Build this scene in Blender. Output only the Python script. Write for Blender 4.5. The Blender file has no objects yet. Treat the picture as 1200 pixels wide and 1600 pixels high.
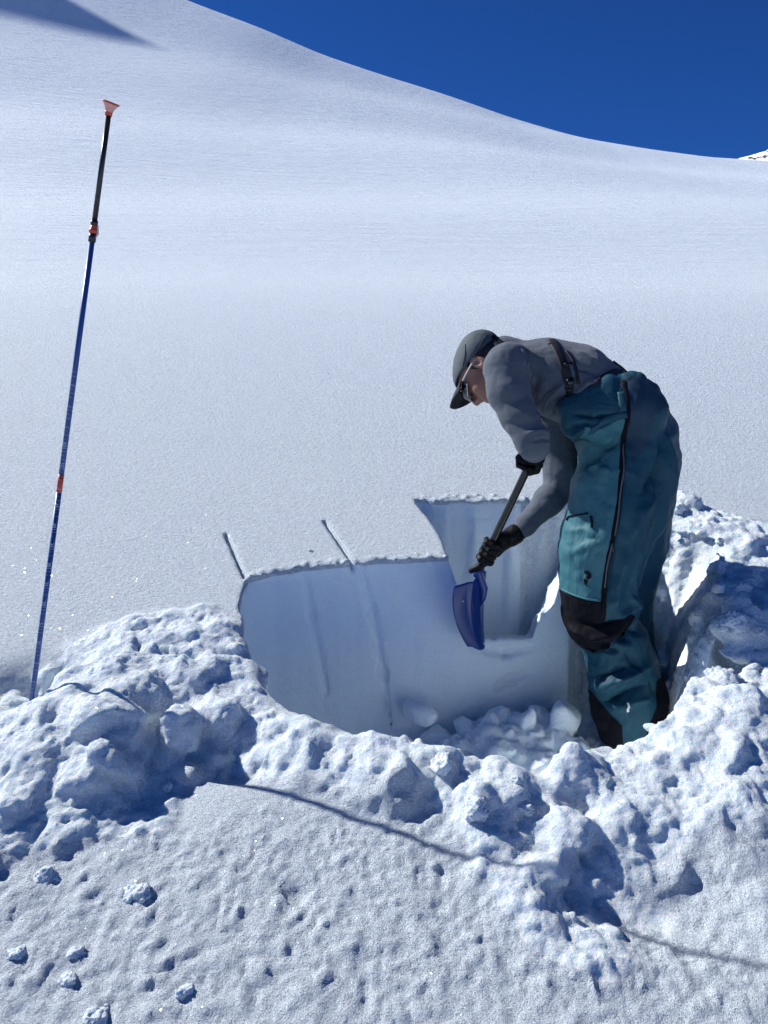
import bpy, math, random, time
import numpy as np
from mathutils import Vector, Matrix
T0 = time.time()
sc = bpy.context.scene
C = sc.collection

# ------------------------------------------------------------------ camera, sky, sun, exposure
CAM = np.array([0.0, 0.0, 1.5]); PITCH = math.radians(10.0)
cam = bpy.data.objects.new('camera', bpy.data.cameras.new('camera'))
C.objects.link(cam)
cam.location = CAM
cam.rotation_euler = (math.radians(90) - PITCH, 0, 0)
cam.data.sensor_fit = 'VERTICAL'; cam.data.sensor_height = 36; cam.data.lens = 27
cam.data.clip_start = 0.02; cam.data.clip_end = 20000
sc.camera = cam

SUN_AZ = math.radians(-66)      # clockwise from +Y
SUN_EL = math.radians(38)
SUNV = np.array([math.sin(SUN_AZ)*math.cos(SUN_EL), math.cos(SUN_AZ)*math.cos(SUN_EL), math.sin(SUN_EL)])
w = bpy.data.worlds.new('World'); sc.world = w; w.use_nodes = True
nt = w.node_tree
bg = nt.nodes['Background']
sky = nt.nodes.new('ShaderNodeTexSky'); sky.sky_type = 'NISHITA'
sky.sun_disc = False; sky.sun_elevation = SUN_EL; sky.sun_rotation = SUN_AZ % (2*math.pi)
sky.altitude = 5000; sky.air_density = 1.0; sky.dust_density = 0.0; sky.ozone_density = 8.0
tint = nt.nodes.new('ShaderNodeMix'); tint.data_type = 'RGBA'; tint.blend_type = 'MULTIPLY'; tint.inputs['Factor'].default_value = 1
tint.inputs['B'].default_value = (0.36, 0.84, 1.44, 1)      # thin, very clear high mountain air
nt.links.new(sky.outputs[0], tint.inputs['A']); nt.links.new(tint.outputs['Result'], bg.inputs[0]); bg.inputs[1].default_value = 0.055
sl = bpy.data.lights.new('sun', 'SUN'); sl.energy = 5.0; sl.angle = math.radians(0.7); sl.color = (1.0, 0.992, 0.972)
so = bpy.data.objects.new('sun', sl); C.objects.link(so)
so.rotation_euler = Vector(SUNV).to_track_quat('Z', 'Y').to_euler()
so.location = (-3, 2, 6)
sc.view_settings.view_transform = 'Standard'; sc.view_settings.look = 'None'
sc.view_settings.gamma = 1.0; sc.view_settings.use_curve_mapping = False
sc.view_settings.exposure = 0.42
sc.view_settings.use_white_balance = False
sc.cycles.use_denoising = True
sc.cycles.denoiser = 'OPENIMAGEDENOISE'; sc.cycles.denoising_prefilter = 'NONE'; sc.cycles.denoising_input_passes = 'RGB_ALBEDO_NORMAL'
sc.cycles.max_bounces = 8; sc.cycles.diffuse_bounces = 5

# ------------------------------------------------------------------ measuring helpers
def ray(u, v):
    a = (u-600)/1200.0; b = (800-v)/1200.0
    return np.array([a, math.cos(PITCH)+b*math.sin(PITCH), -math.sin(PITCH)+b*math.cos(PITCH)])
def P(u, v, Y):
    d = ray(u, v); return CAM + d*(Y/d[1])
def S0(y):                      # undisturbed slope near the pit
    return 0.86 + 0.36*(y-2.55)
def G(u, v, up=0.0):            # where the line of sight meets the slope
    d = ray(u, v)
    t = (0.86-0.36*2.55+up-1.5)/(d[2]-0.36*d[1]); return CAM + d*t
def MPX(u, v, Y):               # metres per photo pixel there
    p = P(u, v, Y); return (p[1]*math.cos(PITCH)-(p[2]-1.5)*math.sin(PITCH))/1200.0

# ------------------------------------------------------------------ numpy noise
_rs = np.random.RandomState(7)
_LAT = _rs.rand(32*32*32).astype(np.float32)
def vnoise(p, seed=0):
    p = np.asarray(p, np.float32) + np.float32(seed*7.31+100.0)
    i = np.floor(p).astype(np.int32); f = p-i; f = f*f*(3-2*f)
    i &= 31; j = (i+1) & 31
    x0, y0, z0 = i[:,0]*1024, i[:,1]*32, i[:,2]
    x1, y1, z1 = j[:,0]*1024, j[:,1]*32, j[:,2]
    fx, fy, fz = f[:,0], f[:,1], f[:,2]
    L = _LAT
    a = L[x0+y0+z0]*(1-fz)+L[x0+y0+z1]*fz; b = L[x0+y1+z0]*(1-fz)+L[x0+y1+z1]*fz
    c = L[x1+y0+z0]*(1-fz)+L[x1+y0+z1]*fz; d = L[x1+y1+z0]*(1-fz)+L[x1+y1+z1]*fz
    return ((a*(1-fy)+b*fy)*(1-fx)+(c*(1-fy)+d*fy)*fx)*2-1
def fbm(p, octv=4, seed=0, billow=False):
    s = 0; a = 1.0; q = np.asarray(p, np.float32); t = 0
    for k in range(octv):
        n = vnoise(q, seed+k*3)
        s = s + a*((2.6*np.abs(n)-.75) if billow else n); t += a
        q = q*np.float32(2.03); a *= 0.5
    return s/t

# ------------------------------------------------------------------ mesh helpers
def link_mesh(name, V, F, mat=None, parent=None, smooth=True):
    me = bpy.data.meshes.new(name)
    V = np.asarray(V, np.float32)
    if isinstance(F, np.ndarray):
        k = F.shape[1]
        me.vertices.add(len(V)); me.vertices.foreach_set('co', V.ravel())
        me.loops.add(F.size); me.loops.foreach_set('vertex_index', F.astype(np.int32).ravel())
        me.polygons.add(len(F)); me.polygons.foreach_set('loop_start', np.arange(0, F.size, k, dtype=np.int32))
        me.polygons.foreach_set('loop_total', np.full(len(F), k, np.int32))
        me.update(calc_edges=True)
    else:
        me.from_pydata([tuple(map(float, v)) for v in V], [], F)
    if smooth: me.polygons.foreach_set('use_smooth', np.ones(len(me.polygons), bool))
    if mat is not None: me.materials.append(mat)
    o = bpy.data.objects.new(name, me); C.objects.link(o)
    if parent is not None: o.parent = parent
    return o
def tag(o, label=None, cat=None, group=None, kind=None):
    if label: o['label'] = label
    if cat: o['category'] = cat
    if group: o['group'] = group
    if kind: o['kind'] = kind
    return o
def empty(name, loc):
    o = bpy.data.objects.new(name, None); C.objects.link(o); o.location = loc; o.empty_display_size = .1
    return o
def part(name, V, F, mat, parent, smooth=True):
    V = np.asarray(V, float) - np.array(parent.location if parent.type == 'EMPTY' else parent.parent.location)
    return link_mesh(name, V, F, mat, parent, smooth)

def surface_nets(D):
    """D: float array on a grid, negative inside. Returns vertices (index space) and quads."""
    I = D < 0
    n = I.astype(np.int8)
    cnt = n[:-1,:-1,:-1]+n[1:,:-1,:-1]+n[:-1,1:,:-1]+n[:-1,:-1,1:]+n[1:,1:,:-1]+n[1:,:-1,1:]+n[:-1,1:,1:]+n[1:,1:,1:]
    act = (cnt > 0) & (cnt < 8)
    del n, cnt
    idx = np.argwhere(act)
    cid = np.full(act.shape, -1, np.int32); cid[act] = np.arange(len(idx), dtype=np.int32)
    del act
    acc = np.zeros((len(idx), 3), np.float32); num = np.zeros(len(idx), np.float32)
    for (a, b) in [((0,0,0),(1,0,0)),((0,1,0),(1,1,0)),((0,0,1),(1,0,1)),((0,1,1),(1,1,1)),
                   ((0,0,0),(0,1,0)),((1,0,0),(1,1,0)),((0,0,1),(0,1,1)),((1,0,1),(1,1,1)),
                   ((0,0,0),(0,0,1)),((1,0,0),(1,0,1)),((0,1,0),(0,1,1)),((1,1,0),(1,1,1))]:
        da = D[idx[:,0]+a[0], idx[:,1]+a[1], idx[:,2]+a[2]]; db = D[idx[:,0]+b[0], idx[:,1]+b[1], idx[:,2]+b[2]]
        m = (da < 0) != (db < 0)
        t = np.where(m, da/np.where(m, da-db, 1), 0)
        A = np.array(a, np.float32); B = np.array(b, np.float32)
        acc += np.where(m[:,None], A+(B-A)*t[:,None], 0); num += m
    V = idx + acc/num[:,None]
    Q = []
    for ax in range(3):
        s0 = [slice(None)]*3; s1 = [slice(None)]*3
        s0[ax] = slice(0, -1); s1[ax] = slice(1, None)
        a, b = I[tuple(s0)], I[tuple(s1)]
        e = np.argwhere(a != b)
        o1, o2 = [k for k in range(3) if k != ax]
        ok = (e[:,o1] > 0) & (e[:,o1] < D.shape[o1]-1) & (e[:,o2] > 0) & (e[:,o2] < D.shape[o2]-1)
        e = e[ok]
        ins = a[e[:,0], e[:,1], e[:,2]]
        def c(d1, d2):
            q = e.copy(); q[:,o1] -= d1; q[:,o2] -= d2
            return cid[q[:,0], q[:,1], q[:,2]]
        q = np.stack([c(1,1), c(0,1), c(0,0), c(1,0)], 1)
        flip = ins if ax != 1 else ~ins
        q = np.where(flip[:,None], q, q[:,::-1])
        Q.append(q)
    return V, np.concatenate(Q)

def vnormals(V, F):
    a = V[F[:,2]]-V[F[:,0]]; b = V[F[:,3]]-V[F[:,1]]
    n = np.cross(a, b); N = np.zeros_like(V)
    for k in range(F.shape[1]):
        for c in range(3): N[:,c] += np.bincount(F[:,k], n[:,c], len(V))
    return N/np.maximum(np.linalg.norm(N, axis=1), 1e-12)[:,None]
def laplace(V, F, it=1, lam=.5):
    for _ in range(it):
        A = np.zeros_like(V); n = np.zeros(len(V))
        for k in range(4):
            i, j = F[:,k], F[:,(k+1)%4]
            for c in range(3): A[:,c] += np.bincount(i, V[j,c], len(V))
            n += np.bincount(i, minlength=len(V))
        V = V + lam*(A/n[:,None]-V)
    return V
def smin(a, b, k):
    h = np.clip(.5+.5*(b-a)/k, 0, 1); return b+(a-b)*h-k*h*(1-h)
def smax(a, b, k): return -smin(-a, -b, k)

# ------------------------------------------------------------------ materials
def new_mat(name):
    m = bpy.data.materials.new(name); m.use_nodes = True
    return m, m.node_tree, m.node_tree.nodes['Principled BSDF']
def nd(t, kind, **kw):
    n = t.nodes.new(kind)
    for k, v in kw.items():
        if k in n.inputs.keys() if isinstance(k, str) else False: n.inputs[k].default_value = v
        else: setattr(n, k, v)
    return n
def snow_mat(name, grain, far=False, col=(.80, .883, .955), sparkle=1.0, soft=False):
    m, t, b = new_mat(name); L = t.links
    geo = t.nodes.new('ShaderNodeNewGeometry')
    def noise(scale, det, rough=.55, vec=None, dim='3D'):
        n = t.nodes.new('ShaderNodeTexNoise'); n.inputs['Scale'].default_value = scale
        n.inputs['Detail'].default_value = det; n.inputs['Roughness'].default_value = rough
        L.new(vec if vec is not None else geo.outputs['Position'], n.inputs['Vector']); return n
    def bump(h, dist, strength, prev=None):
        n = t.nodes.new('ShaderNodeBump'); n.inputs['Distance'].default_value = dist; n.inputs['Strength'].default_value = strength
        L.new(h, n.inputs['Height'])
        if prev is not None: L.new(prev, n.inputs['Normal'])
        return n.outputs['Normal']
    mp = t.nodes.new('ShaderNodeMapping'); mp.inputs['Scale'].default_value = (.8, 1.0, 1.0); mp.inputs['Rotation'].default_value = (0, 0, .12)
    L.new(geo.outputs['Position'], mp.inputs['Vector'])
    nrm = None
    if far:
        mp2 = t.nodes.new('ShaderNodeMapping'); mp2.inputs['Scale'].default_value = (.22, 1.0, 1.0); mp2.inputs['Rotation'].default_value = (0, 0, -.1)
        L.new(geo.outputs['Position'], mp2.inputs['Vector'])
        n0 = noise(3.2, 7, .62, mp2.outputs[0])
        # wind ripples only show on the open slope away from the pit
        sep = t.nodes.new('ShaderNodeSeparateXYZ'); L.new(geo.outputs['Position'], sep.inputs[0])
        mr = t.nodes.new('ShaderNodeMapRange'); mr.inputs['From Min'].default_value = 5; mr.inputs['From Max'].default_value = 14
        L.new(sep.outputs['Y'], mr.inputs['Value'])
        mu = t.nodes.new('ShaderNodeMath'); mu.operation = 'MULTIPLY'; L.new(n0.outputs[0], mu.inputs[0]); L.new(mr.outputs[0], mu.inputs[1])
        nrm = bump(mu.outputs[0], .13, 1.0, nrm)
    n1 = noise(74, 6, .68, mp.outputs[0]); nrm = bump(n1.outputs[0], .021*grain, 1.0, nrm)
    n2 = noise(260, 4, .65); nrm = bump(n2.outputs[0], .0060*grain, 1.0, nrm)
    L.new(nrm, b.inputs['Normal'])
    # faint unevenness of the snow itself
    n3 = noise(3.0, 5); cr = t.nodes.new('ShaderNodeMix'); cr.data_type = 'RGBA'
    cr.inputs['A'].default_value = (*[c*.97 for c in col], 1); cr.inputs['B'].default_value = (*[min(c*1.03, .965) for c in col], 1)
    L.new(n3.outputs[0], cr.inputs['Factor']); L.new(cr.outputs['Result'], b.inputs['Base Color'])
    n4 = noise(150, 2, .7, mp.outputs[0]); m4 = t.nodes.new('ShaderNodeMix'); m4.data_type = 'RGBA'; m4.blend_type = 'MULTIPLY'; m4.inputs['Factor'].default_value = 1
    r4 = t.nodes.new('ShaderNodeMapRange'); r4.inputs['From Min'].default_value = .3; r4.inputs['From Max'].default_value = .7
    r4.inputs['To Min'].default_value = 1-.16*min(grain, 1); r4.inputs['To Max'].default_value = 1+.10*min(grain, 1)
    L.new(n4.outputs[0], r4.inputs['Value']); L.new(cr.outputs['Result'], m4.inputs['A']); L.new(r4.outputs[0], m4.inputs['B'])
    L.new(m4.outputs['Result'], b.inputs['Base Color'])          # crystal colour grain, deepened to paint in light and shade of the relief
    b.inputs['Roughness'].default_value = .62; b.inputs['IOR'].default_value = 1.31
    b.inputs['Specular IOR Level'].default_value = .35
    if sparkle:                                   # ice crystal faces, each tilted its own way
        vo = t.nodes.new('ShaderNodeTexVoronoi'); vo.inputs['Scale'].default_value = 330
        L.new(geo.outputs['Position'], vo.inputs['Vector'])
        if far:                                   # facets enlarged up the slope so that glints still show far off
            s2 = t.nodes.new('ShaderNodeSeparateXYZ'); L.new(geo.outputs['Position'], s2.inputs[0])
            cr2 = t.nodes.new('ShaderNodeMath'); cr2.operation = 'GREATER_THAN'; cr2.inputs[1].default_value = 4.2; L.new(s2.outputs['Y'], cr2.inputs[0])
            ma = t.nodes.new('ShaderNodeMath'); ma.operation = 'GREATER_THAN'; ma.inputs[1].default_value = 11.0; L.new(s2.outputs['Y'], ma.inputs[0])
            m1 = t.nodes.new('ShaderNodeMath'); m1.operation = 'MULTIPLY_ADD'; m1.inputs[1].default_value = -210; m1.inputs[2].default_value = 330; L.new(cr2.outputs[0], m1.inputs[0])
            m2 = t.nodes.new('ShaderNodeMath'); m2.operation = 'MULTIPLY_ADD'; m2.inputs[1].default_value = -88; L.new(ma.outputs[0], m2.inputs[0]); L.new(m1.outputs[0], m2.inputs[2])
            L.new(m2.outputs[0], vo.inputs['Scale'])
        sp = t.nodes.new('ShaderNodeSeparateColor'); L.new(vo.outputs['Color'], sp.inputs[0])
        th = t.nodes.new('ShaderNodeMath'); th.operation = 'GREATER_THAN'; th.inputs[1].default_value = .965
        L.new(sp.outputs[2], th.inputs[0])
        sb = t.nodes.new('ShaderNodeVectorMath'); sb.operation = 'SUBTRACT'; sb.inputs[1].default_value = (.5, .5, .5)
        L.new(vo.outputs['Color'], sb.inputs[0])
        scl = t.nodes.new('ShaderNodeVectorMath'); scl.operation = 'SCALE'; scl.inputs['Scale'].default_value = 3.0
        L.new(sb.outputs[0], scl.inputs[0])
        ad = t.nodes.new('ShaderNodeVectorMath'); ad.operation = 'ADD'; L.new(scl.outputs[0], ad.inputs[0]); L.new(geo.outputs['Normal'], ad.inputs[1])
        no = t.nodes.new('ShaderNodeVectorMath'); no.operation = 'NORMALIZE'; L.new(ad.outputs[0], no.inputs[0])
        L.new(no.outputs[0], b.inputs['Coat Normal'])
        mm = t.nodes.new('ShaderNodeMath'); mm.operation = 'MULTIPLY'; mm.inputs[1].default_value = sparkle*.35; L.new(th.outputs[0], mm.inputs[0])
        L.new(mm.outputs[0], b.inputs['Coat Weight']); b.inputs['Coat Roughness'].default_value = .12; b.inputs['Coat IOR'].default_value = 1.4
    if soft:
        b.inputs['Subsurface Weight'].default_value = .55 if soft is True else soft; b.inputs['Subsurface Radius'].default_value = (.5, .8, 1.3)
        b.inputs['Subsurface Scale'].default_value = .014 if soft is True else .006
    return m
M_SNOW = snow_mat('snow_grainy', 1.0, far=True)
M_WALL = snow_mat('snow_cut', .22, sparkle=0, soft=.3)
M_RUB = snow_mat('snow_broken', .80, soft=True)
M_LUMP = snow_mat('snow_clod', .6, soft=.5, sparkle=0)
# ------------------------------------------------------------------ the open slope
sky_px = [(-260,-190),(-60,-125),(100,-68),(270,0),(400,45),(500,87),(600,120),(700,150),(800,183),(900,210),(1000,229),(1100,243),(1160,247),(1200,251),(1330,256),(1500,258)]
YC = 60.0
_rx, _rz = [], []
for (u, v) in sky_px:
    p = P(u, v, YC); _rx.append(p[0]); _rz.append(p[2])
_rx = np.array(_rx); _rz = np.array(_rz)
_fx = np.linspace(-60, 60, 2401); _fz = np.interp(_fx, _rx, _rz)
_ker = np.exp(-np.linspace(-2.5, 2.5, 121)**2); _ker /= _ker.sum()
_fz = np.convolve(np.pad(_fz, 60, mode='edge'), _ker, mode='valid'); _rx, _rz = _fx, _fz
_B = [0.0]; _ys = np.arange(-10, 300.01, .25)
def _sl(y): 
    return np.interp(y, [-10, -3, 0, 4.2, 5.2, 6.6, 7.6, 8.6, 10, 11], [.15, .25, .36, .355, .32, .22, .185, .20, .25, .25])
_z = np.concatenate([[0], np.cumsum(_sl((_ys[1:]+_ys[:-1])/2)*.25)])
_z = _z + (0.86 - np.interp(2.55, _ys, _z))
_z10 = float(np.interp(10., _ys, _z))
PEAK = None
def S(x, y):
    x = np.asarray(x, float); y = np.asarray(y, float)
    near = np.interp(y, _ys, _z)
    R = np.interp(x, _rx, _rz)
    t = np.clip((y-10)/(YC-10), 0, 1.35)
    g = .62*t + .38*t**1.7
    g = g - np.where(t > 1, (t-1)**2*3.2, 0)
    hill = _z10 + (R-_z10)*g - 14*np.maximum(t-.93, 0)**2
    beyond = np.maximum(y-YC-17.5, 0)*.8
    z = np.where(y < 10, near, hill - beyond)
    # gentle hollows and swells of the open slope
    wv = np.clip((y-4)/6, 0, 1); wv = wv*wv*(3-2*wv); w2 = np.clip((y-5)/8, 0, 1); w2 = w2*w2*(3-2*w2)
    z = z + wv*(.06*np.sin(x*.23+y*.17+1.1)+.05*np.sin(x*.11-y*.37+.4)+.075*np.sin(y*.42-x*.2+.9)*w2)
    # a snow knoll up on the left
    dx, dy = x-KN[0], y-KN[1]
    r = np.sqrt(dx*dx+np.where(dy > 0, dy*1.6, dy*.66)**2)
    z = np.maximum(z, KN[2] - r*1.75)
    return z
KN = (-999, 0, -99)
_q = P(230, 66, 50.0)                          # where the knoll's shadow ends
_qz = float(S(*[_q[0], 50.0])); 
for _Y in np.arange(20, 75, .1):
    _p = P(262, 78, _Y)
    if _p[2] < S(_p[0], _Y): _q = _p; break
_k = _q + SUNV*85.0
KN = (_k[0], _k[1], _k[2])
print('knoll', KN, 'shadow tip', _q)

X0, X1, Y0, Y1 = -1.85, 1.85, 0.80, 3.45        # the dug-over area is modelled in full 3D
def graded(vals, steps):
    out = [vals[0]]
    for a, b, s in zip(vals[:-1], vals[1:], steps):
        n = max(1, int(round(abs(b-a)/s))); out += list(np.linspace(a, b, n+1)[1:])
    return np.array(out)
gx = graded([-400,-120,-104,-66,-20,-6, X0, X1, 6, 20, 60, 120, 400], [20, 4, .6, 1.2, .4, .12, .05, .12, .4, 1.2, 4, 20])
gy = graded([-60,-10,-1, Y0, Y1, 6, 15, 90, 110, 140, 500], [5, .8, .1, .05, .1, .2, .5, .8, 4, 30])
XX, YY = np.meshgrid(gx, gy, indexing='ij')
ZZ = S(XX, YY)
ins = (XX > X0+1e-6) & (XX < X1-1e-6) & (YY > Y0+1e-6) & (YY < Y1-1e-6)
ZZ = ZZ - np.where((XX > X0-1e-6) & (XX < X1+1e-6) & (YY > Y0-1e-6) & (YY < Y1+1e-6), .004, 0)
nx, ny = XX.shape
idg = np.arange(nx*ny).reshape(nx, ny)
F = np.stack([idg[:-1,:-1], idg[1:,:-1], idg[1:,1:], idg[:-1,1:]], -1)
cx = (XX[:-1,:-1]+XX[1:,1:])/2; cy = (YY[:-1,:-1]+YY[1:,1:])/2
keep = ~((cx > X0+.06) & (cx < X1-.06) & (cy > Y0+.06) & (cy < Y1-.06))
F = F[keep]
V = np.stack([XX, YY, ZZ], -1).reshape(-1, 3)
o = link_mesh('snow_slope', V, F, M_SNOW)
tag(o, kind='structure')
# valley floor far below, reaching to the horizon
a = 15000.0
o = link_mesh('valley_ground', [(-a,-a,-260),(a,-a,-260),(a,a,-260),(-a,a,-260)], np.array([[0,1,2,3]]), M_WALL)
tag(o, kind='structure')

# far white mountain that peeps over the ridge on the right
def mountain():
    D = 900.0
    pts = [(1130,262),(1155,247),(1172,243),(1188,238),(1197,236),(1203,231),(1215,224),(1235,206),(1262,196),(1300,214),(1360,232),(1450,262),(1600,300)]
    n = 220; m = 61
    us = np.linspace(1090, 1620, n)
    vs = np.interp(us, [p[0] for p in pts], [p[1] for p in pts])
    V = []
    for j in range(m):
        f = j/(m-1)
        for i in range(n):
            p = P(us[i], vs[i], D)
            s = abs(f-.5)*2
            zz = p[2] - s**.9*(p[2]+260)
            V.append((p[0]+ (f-.5)*120, D+(f-.5)*900, zz))
    V = np.array(V)
    amp = np.clip(1-np.abs((V[:,1]-D)/450), 0, 1)
    nz = fbm(V*.03, 4, 3, True)*9*np.clip(np.abs((V[:,1]-D)/60), 0, 1)
    V[:,2] += nz
    idm = np.arange(n*m).reshape(m, n)
    F = np.stack([idm[:-1,:-1], idm[:-1,1:], idm[1:,1:], idm[1:,:-1]], -1).reshape(-1, 4)
    mt, t, b = new_mat('mountain_snow_rock'); L = t.links
    geo = t.nodes.new('ShaderNodeNewGeometry')
    ns = t.nodes.new('ShaderNodeTexNoise'); ns.inputs['Scale'].default_value = .16; ns.inputs['Detail'].default_value = 6
    L.new(geo.outputs['Position'], ns.inputs['Vector'])
    rp = t.nodes.new('ShaderNodeValToRGB'); rp.color_ramp.elements[0].position = .56; rp.color_ramp.elements[1].position = .58
    rp.color_ramp.elements[0].color = (.9, .9, .9, 1); rp.color_ramp.elements[1].color = (.09, .08, .08, 1)
    L.new(ns.outputs[0], rp.inputs[0]); L.new(rp.outputs[0], b.inputs['Base Color']); b.inputs['Roughness'].default_value = .8
    o = link_mesh('distant_mountain', V, F, mt); tag(o, kind='structure')
mountain()
print('slope', time.time()-T0)

# ------------------------------------------------------------------ the dug-over snow: a signed distance field
H_ = .0073
GX = np.arange(X0, X1+H_/2, H_, dtype=np.float32); GY = np.arange(Y0, Y1+H_/2, H_, dtype=np.float32)
W0, W1 = -.72, .19                              # height above / below the slope plane
GW = np.arange(W0, W1, H_, dtype=np.float32)
NXg, NYg, NWg = len(GX), len(GY), len(GW)
x2, y2 = np.meshgrid(GX, GY, indexing='ij')
def zpl(y): return 0.86+.36*(y-2.55)
BASE = (S(x2, y2)-zpl(y2)).astype(np.float32)    # ~0 here
def polyd(pts, x=None, y=None):
    """signed distance to a polygon in plan (negative inside)"""
    if x is None: x, y = x2, y2
    pts = np.asarray(pts, float)[:, :2]
    d = np.full(x.shape, 1e9); s = np.ones(x.shape)
    n = len(pts)
    for i in range(n):
        ax, ay = pts[i]; bx, by = pts[(i+1) % n]
        ex, ey = bx-ax, by-ay; wx, wy = x-ax, y-ay
        t = np.clip((wx*ex+wy*ey)/(ex*ex+ey*ey), 0, 1)
        d = np.minimum(d, (wx-ex*t)**2+(wy-ey*t)**2)
        c1 = (y >= ay) & (y < by) & (ex*wy > ey*wx); c2 = (y < ay) & (y >= by) & (ex*wy < ey*wx)
        s = np.where(c1 | c2, -s, s)
    return (s*np.sqrt(d)).astype(np.float32)
def GP(*px): return [G(u, v) for (u, v) in px]
def sstep(a, b, x):
    t = np.clip((x-a)/(b-a), 0, 1); return t*t*(3-2*t)
xy0 = np.stack([x2.ravel(), y2.ravel(), np.zeros(x2.size, np.float32)], 1)
def n2(scale, octv=3, seed=0, billow=False): return fbm(xy0*scale, octv, seed, billow).reshape(x2.shape)

# areas of broken snow, outlined on the slope
Z_LEFT = GP((-80,1075),(30,1045),(110,1010),(200,972),(320,945),(366,975),(425,1110),(520,1165),(600,1175),(560,1240),(430,1215),(310,1190),(250,1300),(100,1330),(-80,1360))
Z_RIM = GP((420,1120),(560,1165),(700,1185),(830,1225),(900,1180),(960,1150),(1060,1120),(1260,1120),(1260,1290),(1100,1330),(960,1400),(830,1420),(740,1310),(660,1255),(520,1250),(430,1210))
Z_RIGHT = GP((1030,770),(1080,785),(1150,815),(1260,840),(1260,1300),(1000,1250),(990,1000),(1000,800))
Z_FRONT = GP((-80,1230),(260,1290),(480,1245),(700,1240),(860,1380),(1280,1230),(1280,1660),(-80,1660))
Z_TRACK = GP((690,1260),(860,1260),(1000,1500),(960,1560),(820,1500),(740,1380))
PITFLOOR = .10
# (u, v, radius m, height m, stretch, angle)
DOMES = [(150,1115,.15,.06,1.3,0),(60,1200,.12,.055),(170,1170,.06,.05),(300,1030,.10,.02,1.5,.2),(230,1030,.12,.02,1.8,.3),
  (150,1230,.08,.05),(215,1225,.12,-.045,1.2,-.3),(370,1175,.07,-.05,1.6,-.3),(470,1150,.06,.03,1.5,-.2),
  (600,1195,.08,.045,1.6,0),(690,1215,.06,.03),(780,1235,.07,.035),(895,1215,.06,.07),(985,1150,.10,-.03,1.5,0),(50,1070,.08,-.10,1.2,0),
  (1130,1120,.10,.03,1.5,.2),(1160,1180,.12,.04),(905,1290,.05,-.07,1.0,0),(880,1380,.07,-.04,1.2,-.8),(1020,1400,.10,-.05,1.6,-.4),
  (1150,1340,.10,.03),(960,1290,.07,.03),(820,1420,.05,.025),(760,1270,.05,.03),(640,1240,.06,-.01),
  (90,1050,.05,-.03,3,.25),(1105,965,.06,.09,1.2,.5),(1165,1000,.07,.09,1.3,.4),(1130,850,.12,.03,1.5,0),(1060,800,.06,.05),(1130,830,.10,.03,1.6,0)]
TRENCH = [
 ([(1225,990,-.02),(1160,1000,-.05),(1110,1040,-.09),(1060,1090,-.15)], [.06,.075,.08,.08]),
 ([(1190,1050,-.01),(1130,1045,-.03),(1085,1085,-.08)], [.045,.05,.05]),
]
HOLES = [((450,1400,.0), .012), ((425,1195,.0),.014)]
SCATTER = [
 # zone, n, r0, r1, sink, ang, bias, lift, k
 (Z_LEFT, 26, .06, .12, .58, 1.1, 1.2, 0, .016),
 (Z_LEFT, 55, .02, .06, .45, 1.05, 1.5, 0, .012),
 (Z_LEFT, 130, .007, .022, .2, .6, 1.8),
 (Z_RIM, 26, .045, .085, .6, 1.05, 1.2, 0, .018),
 (Z_RIM, 60, .015, .04, .5, .7, 1.6, 0, .018),
 (Z_RIM, 300, .006, .020, .35, .5, 1.8),
 (Z_RIGHT, 16, .04, .08, .5, 1.05, 1.2, 0, .018),
 (Z_RIGHT, 40, .015, .04, .45, .7, 1.6, 0, .018),
 (Z_RIGHT, 200, .006, .018, .3, .5, 1.8),
 (Z_TRACK, 70, .006, .022, .5, .5, 1.8),
 (Z_FRONT, 420, .007, .020, .55, .8, 1.8),
]
BLOCKS = [(60,1190,.03,.11,.7,1.15,201),(165,1190,.04,.085,.8,1.15,202),(110,1110,.03,.09,.7,1.1,203),(215,1090,.03,.09,.7,1.1,204),(290,1060,.02,.08,.8,1.1,205),
 (165,1050,.03,.09,.5,.9,206),(290,985,.01,.055,.6,.9,207),(345,1110,.02,.06,.9,.8,208),(100,1150,.02,.06,.8,.9,209),(250,1000,.03,.07,.6,.8,210),(20,1250,.03,.06,.8,.9,211),(280,1130,.05,.06,1.0,.9,212),
 (905,1205,.03,.065,.9,1.15,233),(890,1290,.03,.06,.7,1.0,214),(610,1205,.03,.08,.6,.9,215),(480,1150,.02,.07,.7,.7,216),(1080,1150,.03,.08,.6,.6,217),(1170,1100,.04,.09,.8,.9,218),(790,1240,.02,.06,.8,.8,219),(1010,1250,.0,.08,.6,.6,220),
 (760,1370,.0,.05,.7,.6,221),(850,1350,.02,.06,.7,.7,222),(1150,1250,.02,.09,.6,.6,223),(1190,1420,.0,.07,.6,.7,224)]
PITBLOCKS = [(655,1115,2.50,.055,.9,.5,11),(880,1125,2.46,.06,1.5,1.0,15),(1055,985,2.66,.085,.8,1.1,16),(1030,1045,2.58,.07,.8,1.1,17),(1085,1010,2.50,.075,.7,1.1,18),(1110,960,2.42,.08,.8,1.1,19),(1062,1075,2.42,.06,.9,1.1,20),(1150,940,2.42,.06,.9,1.0,21),(1020,930,2.70,.06,.8,1.0,22)]
CUTS = []
LG = 'single lumps of snow lying around the pit'
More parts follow.
